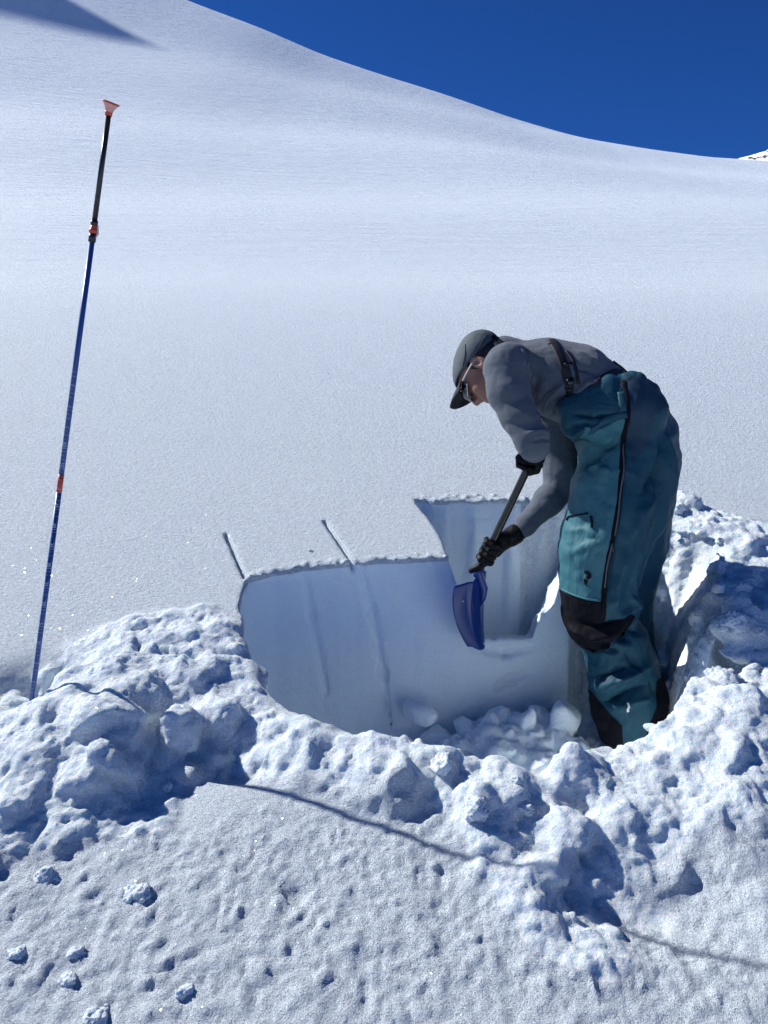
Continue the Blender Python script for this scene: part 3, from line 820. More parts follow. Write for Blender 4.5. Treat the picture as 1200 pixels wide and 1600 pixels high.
# slimmer body underneath the clothes
bd.rc(SHN+np.array([.02, .04, -.01]), .045, SHF, .05, .03); bd.rc(P(818, 582, 2.45), .07, P(950, 640, 2.45), .09, .04, (1, 1.2, 1))
bd.chain([(SHN+np.array([.01, .03, 0]), .042), (ELN, .034), (WRN, .024)], .02); bd.chain([(SHF, .055), (ELF, .036), (WRF, .024)], .02)
bd.rc(P(950, 645, 2.45), .11, P(982, 715, 2.45), .115, .04, (1, 1.2, 1))
bd.chain([(P(975, 730, 2.37), .10), (P(933, 950, 2.36), .065), (P(985, 1140, 2.40), .05)], .03)
bd.chain([(P(990, 730, 2.53), .10), (P(968, 950, 2.54), .065), (P(1000, 1120, 2.56), .05)], .03)
V, F = bd.mesh(1)
body = part('body', V, F, M_SKIN, person)
from mathutils.bvhtree import BVHTree
def bvh_of(V, F): return BVHTree.FromPolygons([tuple(v) for v in V], [tuple(int(i) for i in f) for f in F])
print('body', len(V), time.time()-T0)

# shirt: one tube of knit over torso and sleeves
sh = Vol((.25, 2.0, .75), (1.25, 2.85, 1.80), .0048)
def CH(*pts, k=.03, sq=(1, 1, 1)): sh.chain([J(*q) for q in pts], k, sq)
sh.rc(P(797, 575, 2.31), .072, P(836, 594, 2.61), .074, .05)
CH((812,582,2.45,46), (850,588,2.45,56), (895,600,2.45,60), (932,620,2.45,52), (960,642,2.45,46), k=.03, sq=(1, 1.28, 1))
sh.chain([J(788,575,2.29,33), J(793,610,2.265,31.5), J(811,652,2.24,27), J(831,688,2.215,25)], .022)
sh.chain([J(831,688,2.215,26.5), J(835,700,2.29,21), J(836,707,2.37,15)], .02)
sh.chain([J(842,610,2.63,36), J(866,670,2.62,32), J(880,735,2.60,27), J(881,757,2.60,24)], .04)
sh.chain([J(881,757,2.60,24), J(856,783,2.565,22), J(822,820,2.52,16), J(806,835,2.505,14)], .018)
sh.rc(P(786, 552, 2.45), .050, P(815, 575, 2.45), .072, .02); sh.rc(P(794, 560, 2.45), .062, P(815, 575, 2.45), .075, .02)
V, F = sh.mesh(2)
def seg_d(x, z, a, b):
    ax, az, bx, bz = a[0], a[2], b[0], b[2]
    ex, ez = bx-ax, bz-az; t = np.clip(((x-ax)*ex+(z-az)*ez)/(ex*ex+ez*ez+1e-12), 0, 1)
    return np.hypot(x-ax-t*ex, z-az-t*ez), t
GAIN = 2.0
def folds(V, F, lst, Y):
    N = vnormals(V, F); face = np.clip(-N[:,1]*1.6+.15, 0, 1)*(V[:,1] < Y+.12); disp = np.zeros(len(V))
    for pts, wpx, amm in lst:
        best = np.full(len(V), 9.0); env = np.zeros(len(V)); m = len(pts)-1
        for i in range(m):
            a, b = P(pts[i][0], pts[i][1], Y), P(pts[i+1][0], pts[i+1][1], Y)
            d, t = seg_d(V[:,0], V[:,2], a, b); u_ = (i+t)/m
            e = np.clip(np.sin(np.pi*np.clip(u_*.9+.05, 0, 1))*1.6, 0, 1)
            env = np.where(d < best, e, env); best = np.minimum(best, d)
        w_ = wpx*.0021
        disp += amm*GAIN*.001*(.45*np.exp(-(best/w_)**2)+.65*np.exp(-best/(w_*.55)))*env
    return V + N*(disp*face)[:,None]
V = folds(V, F, [([(835,560),(842,590),(838,620)], 5, -9), ([(880,600),(862,618),(850,645)], 5, 9), ([(893,612),(880,630),(876,655)], 5, -8),
    ([(900,620),(893,640),(889,660)], 4, 8), ([(945,596),(915,598),(898,615)], 5, 8), ([(958,612),(925,618),(905,630)], 5, -9),
    ([(965,602),(935,604),(912,616)], 4, 5), ([(812,548),(816,560),(813,570)], 2.5, 3), ([(818,546),(822,560),(818,574)], 2.5, -3), ([(824,546),(828,560),(824,576)], 2.5, 3), ([(830,548),(834,562),(831,576)], 2.5, -3),
    ([(870,650),(858,672),(862,700)], 5, 7), ([(800,640),(822,650),(846,640)], 4, 2), ([(812,672),(830,668),(850,672)], 3, 4), ([(818,684),(834,680),(850,684)], 2.5, -4), ([(862,738),(876,744),(888,742)], 3, 5), ([(862,748),(876,752),(890,750)], 2.5, -5), ([(866,728),(878,733),(888,730)], 2.5, -4), ([(822,560),(830,600),(845,640)], 5, -8), ([(905,548),(925,560),(950,575)], 4, 4), ([(895,575),(915,578),(940,590)], 4, -5)], 2.30)
N = vnormals(V, F); V = V+N*(.0035*fbm(V*np.array([11, 11, 15]), 3, 71, True))[:,None]
shirt = part('shirt', V, F, M_SHIRT, person); bvS = bvh_of(V, F)

# trousers
tr = Vol((.45, 2.08, .20), (1.32, 2.84, 1.68), .0048)
def CT(*pts, k=.04, sq=(1, 1, 1)): tr.chain([J(*q) for q in pts], k, sq)
CT((925,642,2.45,50), (950,650,2.45,57), (978,690,2.45,68), (985,722,2.45,70), k=.04, sq=(1, 1.22, 1))
CT((978,725,2.37,66), (962,790,2.36,66), (945,850,2.36,62), (934,915,2.355,51), (933,962,2.355,48), k=.05)
CT((933,962,2.355,48), (960,1000,2.37,43), (972,1040,2.385,50), (982,1090,2.40,54), (988,1128,2.40,52), k=.03)
CT((994,725,2.56,64), (984,850,2.57,54), (974,950,2.58,44), (982,1030,2.59,40), (997,1110,2.60,42), k=.012)
# bib panel lifting off the belly, and the rear waistband standing away
def across(u1, v1, r1, u2, v2, r2, ys=(2.30, 2.38, 2.46, 2.54, 2.60), k=.03):
    for y in ys: tr.rc(P(u1, v1, y), r1, P(u2, v2, y), r2, k)
across(884,637,.026, 952,607,.030); across(905,655,.045, 950,635,.06); across(893,664,.030, 940,660,.05)
across(955,604,.030, 992,600,.026); across(985,600,.026, 1012,612,.020); across(985,640,.075, 1004,648,.065); across(1010,618,.020, 1014,640,.045)
V, F = tr.mesh(2)
TF = [([(968,650),(960,720),(948,800),(938,870),(932,930)], 4, -5),
  ([(905,720),(925,690),(950,672)], 6, 8), ([(915,740),(935,700),(955,690)], 6, -8), ([(900,770),(918,735),(935,720)], 6, 8), ([(925,760),(940,725)], 5, 7),
  ([(890,645),(915,650),(945,648)], 4, -9), ([(878,668),(905,662),(940,660)], 5, -8), ([(885,680),(900,668),(940,652)], 5, 7),
  ([(1030,680),(1040,720),(1035,790),(1015,850)], 9, 9), ([(1022,670),(1015,730),(1005,790)], 9, -8), ([(985,760),(1005,740),(1020,745)], 10, -9), ([(968,830),(985,790),(1010,770)], 8, 8),
  ([(990,830),(978,890),(985,950)], 6, 8), ([(1003,800),(1000,860),(990,930)], 6, -9), ([(965,850),(950,900),(948,940)], 8, 7),
  ([(945,985),(962,950),(985,935)], 7, 9), ([(940,1000),(975,975),(990,985)], 5, -10), ([(925,1002),(955,992),(975,1000)], 5, 10), ([(915,1015),(935,1008),(958,1008)], 5, -11),
  ([(885,975),(915,985),(950,975)], 5, 9), ([(895,965),(925,965),(960,955)], 6, -7), ([(975,975),(985,945),(970,915)], 5, 8),
  ([(932,1075),(955,1055),(985,1040),(1010,1035)], 9, 12), ([(930,1060),(950,1045),(975,1030)], 6, -8), ([(945,1095),(970,1075),(1005,1060)], 6, -12), ([(955,1100),(985,1085),(1010,1080)], 7, 8),
  ([(1012,1055),(1018,1080)], 5, -6), ([(968,1010),(985,1030),(1005,1045)], 8, -6), ([(885,830),(905,820),(925,830)], 5, 3), ([(890,860),(905,845),(925,838)], 5, 4),
  ([(900,700),(893,760),(884,820)], 6, 3)]
V = folds(V, F, TF, 2.33)
N = vnormals(V, F)
q = V*np.array([9, 9, 5.5]); rid = 1-2*np.abs(vnoise(q+.5*np.stack([vnoise(V*6, 3)]*3, 1), 77))
V = V + N*(.0075*rid+.0035*fbm(V*np.array([22, 22, 14]), 2, 79, True))[:,None]
trou = part('ski_bibs', V, F, M_TROU, person); TV, TFc = V, F; bvT = bvh_of(V, F)
print('clothes', time.time()-T0)

# patches of other fabric and of painted sunlight lying on the trousers, edges trimmed to a clean outline
def poly_sd(pts, x, z): return polyd([(a, b) for a, b in pts], x, z)
def patch(name, px, mat, Y=2.33, off=.0022, parent=None, ymax=2.47, V=None, F=None):
    V = TV if V is None else V; F = TFc if F is None else F
    pts = [(P(u, v, Y)[0], P(u, v, Y)[2]) for u, v in px]
    N = vnormals(V, F)
    sd = poly_sd(pts, V[:,0], V[:,2]) + np.where((N[:,1] > .15) | (V[:,1] > ymax), .1, 0)
    m = (sd[F] < .0005).sum(1) >= 1; m &= (sd[F].max(1) < .05)
    f = F[m]; ids, inv = np.unique(f, return_inverse=True); f = inv.reshape(-1, 4)
    W = V[ids].copy(); s_ = sd[ids]; Nn = N[ids]
    e = 1e-3
    gx_ = (poly_sd(pts, W[:,0]+e, W[:,2])-poly_sd(pts, W[:,0]-e, W[:,2]))/(2*e)
    gz_ = (poly_sd(pts, W[:,0], W[:,2]+e)-poly_sd(pts, W[:,0], W[:,2]-e))/(2*e)
    mv = np.clip(s_, 0, .009)
    # slide the outer row inwards along the surface
    g = np.stack([gx_, np.zeros(len(gx_)), gz_], 1); g -= Nn*(g*Nn).sum(1)[:,None]
    g /= np.maximum((g**2).sum(1), .25)[:,None]
    W = W - g*mv[:,None]
    W = W + Nn*np.where(s_ > 0, off*.55, off)[:,None]
    return part(name, W, f, mat, parent or trou)
patch('sunlit_thigh_panel', [(903,665),(925,668),(958,650),(963,655),(960,712),(943,800),(934,850),(926,924),(872,924),(866,860),(880,760)], M_TROU_LIT, off=.003)  # sunlit front of the thigh, painted as a lighter panel
patch('knee_patch', [(860,923),(924,926),(934,926),(934,962),(975,950),(984,955),(966,985),(945,990),(926,1018),(880,1010),(850,960)], M_BLK)
patch('cuff_guard', [(905,1078),(924,1084),(948,1108),(966,1125),(972,1175),(905,1175)], M_BLK)
patch('cuff_guard', [(1022,1060),(1060,1060),(1062,1175),(1002,1175),(1003,1122),(1018,1095)], M_BLK)
patch('waist_panel', [(962,655),(958,600),(975,586),(1040,600),(1030,640),(1005,640),(1000,690),(975,720)], simple_mat('navy_stretch', (.004, .030, .058), .7, vary=.15), off=.002, ymax=2.7)

def hit(bv, u, v, Y=2.33, back=.6):
    """nearest surface point straight in front of (u, v) looking along +Y"""
    p = P(u, v, Y)
    r = bv.ray_cast(Vector((p[0], p[1]-back, p[2])), Vector((0, 1, 0)), 2)
    if r[0] is None:
        r = bv.find_nearest(Vector(p)); return np.array(r[0]), np.array(r[1])
    return np.array(r[0]), np.array(r[1])
def ribbon(name, px, wpx, mat, bv, parent, off=.004, th=.003, Y=2.33, n=6, round_=False):
    pts = []
    for (a, b) in zip(px[:-1], px[1:]):
        for i in range(n): pts.append((a[0]+(b[0]-a[0])*i/n, a[1]+(b[1]-a[1])*i/n))
    pts.append(px[-1])
    hp = [hit(bv, u, v, Y) for u, v in pts]
    Pn = np.array([h[0] for h in hp]); Nn = np.array([h[1] for h in hp])
    Nn = np.where((Nn[:,1] > 0)[:,None], -Nn, Nn)
    for _ in range(2):
        Nn[1:-1] = (Nn[:-2]+Nn[1:-1]*2+Nn[2:])/4; Pn[1:-1] = (Pn[:-2]+2*Pn[1:-1]+Pn[2:])/4
    Nn /= np.linalg.norm(Nn, axis=1)[:,None]
    T = np.gradient(Pn, axis=0); T /= np.maximum(np.linalg.norm(T, axis=1), 1e-9)[:,None]
    B = np.cross(T, Nn); B /= np.maximum(np.linalg.norm(B, axis=1), 1e-9)[:,None]
    hw = wpx*.0021/2
    prof = [(-1, -.5), (-1, .5), (-.6, 1), (0, 1.15), (.6, 1), (1, .5), (1, -.5)]
    V = []; F = []
    for i in range(len(Pn)):
        for (a, b) in prof: V.append(Pn[i]+B[i]*hw*a+Nn[i]*(off+th*(b-.5)))
    m = len(prof)
    for i in range(len(Pn)-1):
        for k in range(m):
            F.append((i*m+k, (i+1)*m+k, (i+1)*m+(k+1) % m, i*m+(k+1) % m))
    F.append(tuple(range(m))); F.append(tuple(range((len(Pn)-1)*m, len(Pn)*m))[::-1])
    V = np.array(V)-np.array(person.location)
    return link_mesh(name, V, F, mat, parent)
ribbon('side_zip', [(963,596),(965,640),(964,680),(956,740),(946,800),(936,850),(931,900),(929,945)], 6.5, M_BLK, bvT, trou, off=.005)
ribbon('zip_edge', [(967,690),(960,740),(951,800),(941,850)], 1.6, simple_mat('zip_piping', (.10, .085, .09), .4), bvT, trou, off=.008)
ribbon('zip_edge', [(938,835),(933,870),(930,905)], 1.8, bpy.data.materials['zip_piping'], bvT, trou, off=.009)
ribbon('pocket_zip', [(882,812),(897,802),(912,796)], 2.2, M_BLK, bvT, trou, off=.006)
ribbon('zip_puller', [(915,800),(915,808),(914,817)], 3.2, M_BLK, bvT, trou, off=.008)
ribbon('belt_loop', [(957,612),(957,640)], 10, M_TROU, bvT, trou, off=.005)
ribbon('waist_belt', [(905,690),(915,668),(935,652),(963,645)], 9, M_TROU, bvT, trou, off=.005)
ribbon('pocket_hem', [(878,921),(900,923),(925,925)], 3, M_TROU_LIT, bvT, trou, off=.005)
def decal(name, polys, mat, bv, parent, off=.006):
    V = []; F = []
    for pl in polys:
        s0 = len(V)
        for (u, v) in pl:
            p, n = hit(bv, u, v)
            if n[1] > 0: n = -n
            V.append(p+n*off)
        F.append(tuple(range(s0, len(V))))
        s1 = len(V)
        for i in range(s0, s1): V.append(V[i]+np.array([0, .003, 0]))
        m = s1-s0
        for i in range(m): F.append((s0+i, s0+(i+1) % m, s1+(i+1) % m, s1+i))
    V = np.array(V)-np.array(person.location)
    return link_mesh(name, V, F, mat, parent, smooth=False)
decal('logo', [[(905,882),(909,881),(913,886),(913,891),(909,895),(907,891),(909,888),(905,886)], [(906,893),(909,897),(907,903),(909,906),(905,903),(904,897)]], M_BLK, bvT, trou)
decal('logo', [[(971,1088),(974,1087),(975,1091),(972,1094),(974,1098),(971,1100),(969,1095),(971,1091)]], M_WHITE, bvT, trou)

# braces over the back
o = ribbon('brace', [(866,524),(868,540),(874,562),(880,586),(884,606)], 13, M_STRAP, bvS, person, off=.003, Y=2.34)
ribbon('brace', [(884,606),(888,625),(893,640)], 11, M_STRAP, bvS, person, off=.005, Y=2.34)
ribbon('brace', [(884,548),(893,566),(897,600)], 5, M_STRAP, bvS, person, off=.002, Y=2.34)
b_ = ribbon('buckle', [(879,598),(890,595)], 9, M_ALU, bvS, person, off=.010, Y=2.34, n=3)
ribbon('buckle', [(876,572),(888,570)], 5, M_ALU, bvS, person, off=.010, Y=2.34, n=3)
ribbon('waist_strap', [(975,580),(958,580),(930,592),(905,612)], 6, M_STRAP, bvS, person, off=.004, Y=2.34)
ribbon('waist_strap', [(962,566),(975,575),(985,585)], 9, M_STRAP, bvS, person, off=.004, Y=2.38)
ribbon('chest_buckle', [(843,648),(852,656),(862,662)], 10, simple_mat('pale_webbing', (.30, .31, .28), .6), bvS, person, off=.012, Y=2.42, n=3)

M_SEAM = simple_mat('shirt_seam', (.040, .046, .060), .9)
ribbon('shoulder_seam', [(806,530),(818,545),(826,565),(830,590)], 1.5, M_SEAM, bvS, shirt, off=.0012, Y=2.32, th=.0015)
ribbon('side_seam', [(838,640),(850,615),(872,600)], 1.3, M_SEAM, bvS, shirt, off=.0012, Y=2.34, th=.0015)
# hair, cap, glasses
hv = Vol(HO-.17, HO+.17, .003)
hv.ell(HL(-.008, 0, .024), (.095, .0745, .064), HM, .01)
hv.ell(HL(-.054, 0, -.020), (.054, .062, .064), HM, .02)
hv.plane(HL(.012, 0, 0), hf)
for s_ in (1, -1): hv.ell(HL(-.004, .085*s_, -.002), (.025, .03, .036), HM, .003, sub=True)
for s_ in (1, -1): hv.rc(HL(.012, .071*s_, .025), .010, HL(.010, .072*s_, -.004), .006, .006)
V, F = hv.mesh(0); N = vnormals(V, F); V = V+N*(.002*fbm(V*70, 2, 5))[:,None]
part('hair', V, F, M_HAIR, person)
cv = Vol(HO-.2, HO+.2, .003)
cv.ell(HL(-.004, 0, .032), (.101, .080, .070), HM, .01)
cv.ell(HL(-.045, 0, .034), (.070, .073, .064), HM, .03)
cn = hu*.93+hf*(-.36); cn /= np.linalg.norm(cn)       # the rim runs down towards the nape
cv.plane(HL(.03, 0, .040), -cn)
sl_, p_, shp = cv.win(cv.lo, cv.lo+cv.n*cv.h)
inner = np.linalg.norm(((p_-HL(-.004, 0, .030)) @ HM.T)/np.array([.096, .075, .065]), axis=1).reshape(shp)-1
cv.D = smax(cv.D, -(inner*.08).astype(np.float32), .002)
V, F = cv.mesh(1)
N = vnormals(V, F); V = V+N*(.0022*fbm(V*26, 3, 15)-.0015*np.exp(-(((V-HO) @ hs)/.004)**2))[:,None]
cap = part('cap', V, F, M_CAP, person); bvC = bvh_of(V, F)
def sheet(name, fn, nu, nv, th, mat, parent):
    V = []
    for s_ in (0, 1):
        for i in range(nu):
            for j in range(nv): V.append(fn(i/(nu-1), j/(nv-1), s_*th))
    F = []; K = nu*nv
    for i in range(nu-1):
        for j in range(nv-1):
            a = i*nv+j; F.append((a, a+nv, a+nv+1, a+1)); F.append((K+a, K+a+1, K+a+nv+1, K+a+nv))
    for i in range(nu-1):
        F.append((i*nv, K+i*nv, K+(i+1)*nv, (i+1)*nv)); a = i*nv+nv-1; F.append((a, a+nv, K+a+nv, K+a))
    for j in range(nv-1):
        F.append((j, j+1, K+j+1, K+j)); a = (nu-1)*nv+j; F.append((a, K+a, K+a+1, a+1))
    return link_mesh(name, np.array(V)-np.array(person.location), F, mat, parent)
def brim(a, b, t):
    ang = (a-.5)*2.3                             # across
    s_ = math.sin(ang)*.083; base_f = .014+math.cos(ang)*.084
    out = b*(.060*math.cos(ang*.72)**.6+.002)
    return HL(base_f+out, s_*(1+.05*b), .046-.028*(1-math.cos(ang))+b*.014-.022*abs(s_/.083)**2*b - t + .006*math.sin(b*3.1))
sheet('brim', brim, 25, 9, .0035, M_BRIM, cap)
lens_m = M_LENS
def lens(sgn):
    def fn(a, b, t):
        an = (.08+a*.98)*sgn; r = .074
        hh = .021*(1-.55*max(0, a-.45)*1.6)
        return HL(.020+math.cos(an)*(.094+t), math.sin(an)*(r+t)*1.02, .030-b*2*hh*(1-.25*a))
    return fn
gl = sheet('sunglasses', lens(1), 12, 6, .002, lens_m, person)
sheet('lens', lens(-1), 12, 6, .002, lens_m, gl)
def tube(pts, rad, n=10, cap_=True):
    pts = np.array(pts, float); rad = np.broadcast_to(rad, (len(pts),)); V = []; F = []
    T = np.gradient(pts, axis=0); T /= np.linalg.norm(T, axis=1)[:,None]
    ref = np.array([0, 0, 1.0]) if abs(T[0][2]) < .9 else np.array([1.0, 0, 0])
    for i in range(len(pts)):
        a = np.cross(T[i], ref); a /= np.linalg.norm(a); b = np.cross(T[i], a)
        for k in range(n):
            an = 2*math.pi*k/n; V.append(pts[i]+rad[i]*(a*math.cos(an)+b*math.sin(an)))
    for i in range(len(pts)-1):
        for k in range(n): F.append((i*n+k, i*n+(k+1) % n, (i+1)*n+(k+1) % n, (i+1)*n+k))
    if cap_: F.append(tuple(range(n))[::-1]); F.append(tuple(range((len(pts)-1)*n, len(pts)*n)))
    return np.array(V), F
for s_ in (1, -1):
    V, F = tube([HL(.066, .080*s_, .026), HL(.040, .083*s_, .022), HL(.008, .083*s_, .017), HL(-.012, .082*s_, .012)], [.0026, .0022, .0022, .002], 8)
    link_mesh('temple_arm', V-np.array(person.location), F, M_SILV, gl)
V, F = tube([HL(.068, .079, .009), HL(.088, .062, .006), HL(.103, .040, .006), HL(.110, .012, .010)], .0018, 6)
link_mesh('frame_edge', V-np.array(person.location), F, M_SILV, gl)

ribbon('cap_strap', [(768,525),(777,527),(785,532)], 7, M_BLK, bvC, cap, off=.002, Y=2.40, n=4)
ribbon('cap_seam', [(762,523),(753,534),(746,548)], 1.6, M_BRIM, bvC, cap, off=.001, Y=2.40, th=.0015)
ribbon('cap_seam', [(728,538),(727,555),(723,572)], 1.4, M_BRIM, bvC, cap, off=.001, Y=2.40, th=.0015)
# ------------------------------------------------------------------ shovel
SA, SBt = P(829, 722, 2.40), P(748, 893, 2.50)      # top of shaft, where it enters the blade
sdir = (SBt-SA)/np.linalg.norm(SBt-SA)
shovel = empty('shovel', tuple((SA+SBt)/2))
tag(shovel, 'blue bladed snow shovel with black shaft biting into the corner of the snow wall', 'shovel')
def spart(name, V, F, mat, parent=None, smooth=True):
    return link_mesh(name, np.array(V)-np.array(shovel.location), F, mat, parent or shovel, smooth)
V, F = tube([SA-sdir*.01]+[SA+(SBt-SA)*t for t in np.linspace(0, 1, 8)]+[SBt+sdir*.02], .0125, 16)
spart('shaft', V, F, M_ALU)
gb = np.cross(sdir, [0, 1, 0]); gb /= np.linalg.norm(gb)      # T grip lies across the view, slightly away
gax = gb*.75+np.array([0, .65, 0]); gax /= np.linalg.norm(gax)
V, F = tube([SA+gax*t for t in np.linspace(-.055, .055, 7)], [.011, .015, .0155, .0165, .0155, .015, .011], 14)
spart('grip', V, F, M_BLK)
# blade: long axis down, turned so that we look at its back almost edge on
bl = P(748, 1004, 2.56)-P(742, 895, 2.52); BL = np.linalg.norm(bl); bl /= BL
bw = np.array([.54, .83, -.12]); bw -= bl*(bw @ bl); bw /= np.linalg.norm(bw)      # width direction, towards camera/right
bn = np.cross(bl, bw)
if bn[0] > 0: bn = -bn                                  # hollow side faces the snow wall (left)
BO = P(751, 900, 2.508)
def blade(a, b, t):
    x = (a-.5)*2                                        # across -1..1
    hw = .110*(1-.62*max(0, (b-.25)/.75)**1.5)*(1-.10*max(0, .15-b)/.15)
    y = b*(BL+.012) - .028*abs(x)**2.6*(-1 if b < .01 else 1)*(1 if b > .9 else 0)*max(0, (b-.9)/.1)
    y += .004*abs(x)**2*(1-b)
    cup = .048*abs(x)**1.9*(1-.45*b) + .012*math.sin(b*3.0)
    rib = -.011*(math.exp(-((x-.0)/.09)**2)+.9*math.exp(-((abs(x)-.45)/.06)**2))*max(0, 1-b*1.3)
    return BO + bl*y + bw*(x*hw) + bn*(cup+rib+t)
def ssheet(name, fn, nu, nv, th, mat, parent=None):
    V = []
    for s_ in (0, 1):
        for i in range(nu):
            for j in range(nv): V.append(fn(i/(nu-1), j/(nv-1), s_*th))
    F = []; K = nu*nv
    for i in range(nu-1):
        for j in range(nv-1):
            a = i*nv+j; F.append((a, a+nv, a+nv+1, a+1)); F.append((K+a, K+a+1, K+a+nv+1, K+a+nv))
    for i in range(nu-1):
        F.append((i*nv, K+i*nv, K+(i+1)*nv, (i+1)*nv)); a = i*nv+nv-1; F.append((a, a+nv, K+a+nv, K+a))
    for j in range(nv-1):
        F.append((j, j+1, K+j+1, K+j)); a = (nu-1)*nv+j; F.append((a, K+a, K+a+1, a+1))
    return spart(name, V, F, mat, parent)
bld = ssheet('blade', blade, 41, 29, .0025, M_BLUEP)
V, F = tube([SBt-sdir*.015, SBt+sdir*.006, blade(.5, .16, -.006), blade(.5, .30, -.006), blade(.5, .40, 0)], [.0155, .0160, .015, .011, .004], 14)
spart('socket', V, F, M_BLUEP, bld)
for (a, b) in ((.86, .22), (.14, .22), (.55, .93)):
    p = np.array(blade(a, b, -.0015)); V, F = tube([p+bn*.004, p-bn*.0015], .0042, 10); spart('rivet', V, F, M_ALU2, bld)
# snow sticking to it
def nugget(c, r, seed, mat=None, flat=.8, sub=None):
    h = r/7.0
    v = Vol(np.array(c)-r*1.5, np.array(c)+r*1.5, h); rs = np.random.RandomState(seed)
    sl_, p, shp = v.win(v.lo, v.lo+v.n*h)
    q = (p-np.array(c)); q = q+(r*.22)*np.stack([vnoise(q*(1.5/r), seed+s) for s in (1, 2, 3)], 1)
    R = np.array(Matrix.Rotation(rs.uniform(0, 6.28), 3, 'Z') @ Matrix.Rotation(rs.uniform(-.6, .6), 3, 'X')); q = (q @ R)/np.array([1.15, .9, flat])
    N, dd = chunk_planes(r, .7, flat, rs); pl = q @ N.T-dd; kk = r*.14
    d = kk*np.log(np.exp(np.clip(pl/kk, -30, 30)).sum(1)); sph = np.linalg.norm(q, axis=1)-r*.9
    d = .45*np.maximum(d, sph)+.55*sph + r*.22*fbm((p-np.array(c))*(2.2/r), 3, seed+9, True)
    v.D = d.reshape(shp).astype(np.float32)
    return v.mesh(0)
print('shovel', time.time()-T0)

# ------------------------------------------------------------------ gloves: palm, four fingers and a thumb closed on the handle
def glove(name, axis_p, axis_d, side, wrist, palm_c, spacing, R, r_f, order, thumb, span=(0.0, 4.2), flip=1):
    """fingers are arcs round the handle; 'side' is the unit vector from the handle to the palm"""
    lo = np.minimum.reduce([wrist, palm_c, axis_p])-.09; hi = np.maximum.reduce([wrist, palm_c, axis_p])+.09
    v = Vol(lo, hi, .0026)
    d = axis_d/np.linalg.norm(axis_d); s_ = side-d*(side @ d); s_ /= np.linalg.norm(s_); t_ = np.cross(d, s_)*flip
    v.rc(wrist, .030, palm_c, .028, .012); v.rc(wrist, .033, wrist+(wrist-palm_c)*.35, .034, .004)
    v.rc(palm_c+d*.026, .021, palm_c-d*.026, .021, .012)
    ln = [0.0, .012, .006, -.012]
    for i in range(4):
        c = axis_p+d*(i-1.5)*spacing
        rr = R+r_f*.9; st = [span[0]+(span[1]+ln[i]*20-span[0])*k/4 for k in range(5)]
        pts = [c+(s_*math.cos(a)+t_*math.sin(a))*rr for a in st]
        pts[0] = pts[0]*.6+(palm_c+d*(i-1.5)*.016)*.4
        rad = [r_f*1.10, r_f*1.06, r_f*1.02, r_f*.98, r_f*.88]
        for k in range(4): v.rc(pts[k], rad[k], pts[k+1], rad[k+1], .0025)
        v.ell(pts[1], (r_f*1.2,)*3, None, .003)
    th = [palm_c+thumb[0], axis_p+thumb[1], axis_p+thumb[2]]
    v.rc(th[0], .015, th[1], .0135, .006); v.rc(th[1], .0135, th[2], .011, .003)
    V, F = v.mesh(0)
    N = vnormals(V, F); V = V+N*(.0008*fbm(V*90, 2, 3))[:,None]
    return part(name, V, F, M_GLV, person)
HR = SA+(SBt-SA)*.80                                   # lower hand on the shaft
side = WRF-HR; side = side/np.linalg.norm(side)
glove('glove', HR, sdir, side, WRF+(HR-WRF)*.12, HR+side*.040+np.array([0, -.004, 0]), .0215, .0125, .0108, 1,
      (sdir*.02, sdir*.055+np.array([-.010, -.024, 0]), sdir*.078+np.array([-.028, -.018, .004])), (0.15, 4.1), flip=1)
HL_ = SA+np.array([0, 0, 0])
side = WRN-SA; side = side/np.linalg.norm(side); pc = SA+np.array([.004, -.030, .022])
glove('glove', SA, gax, np.array([.1, -.62, .75]), WRN+np.array([0, .01, -.004]), pc, .0205, .0150, .0108, 1,
      (gax*.025+np.array([0, 0, -.012]), gax*.030+sdir*.018+np.array([.004, -.024, 0]), gax*.012+sdir*.032+np.array([0, -.020, 0])), (0.1, 4.0), flip=-1)

# boots
for (au, av, aY, tu) in ((985,1150,2.40,-1), (1002,1140,2.57,-1)):
    a = P(au, av, aY); b = np.array([a[0]-.005, a[1], a[2]-.11])
    v = Vol(a-np.array([.28, .12, .24]), a+np.array([.14, .12, .16]), .005)
    v.rc(a+np.array([0, 0, .12]), .070, a, .062, .02, (1.05, .85, 1)); v.rc(a, .062, b, .058, .02)
    v.rc(b, .055, b+np.array([-.17, 0, -.025]), .042, .03, (1, 1.05, .9)); v.plane(b+np.array([0, 0, -.062]), (0, 0, -1))
    V, F = v.mesh(1); bt = part('boot', V, F, M_BOOT, person)
    for dz in (-.02, .045):
        w_ = [a+np.array([.064*math.cos(t), .056*math.sin(t), dz]) for t in np.linspace(math.pi*.75, math.pi*1.75, 12)]
        V, F = tube(w_, .006, 8); link_mesh('buckle_strap', V-np.array(person.location), F, M_ALU2 if dz > 0 else M_ALU, bt)
print('person done', time.time()-T0)

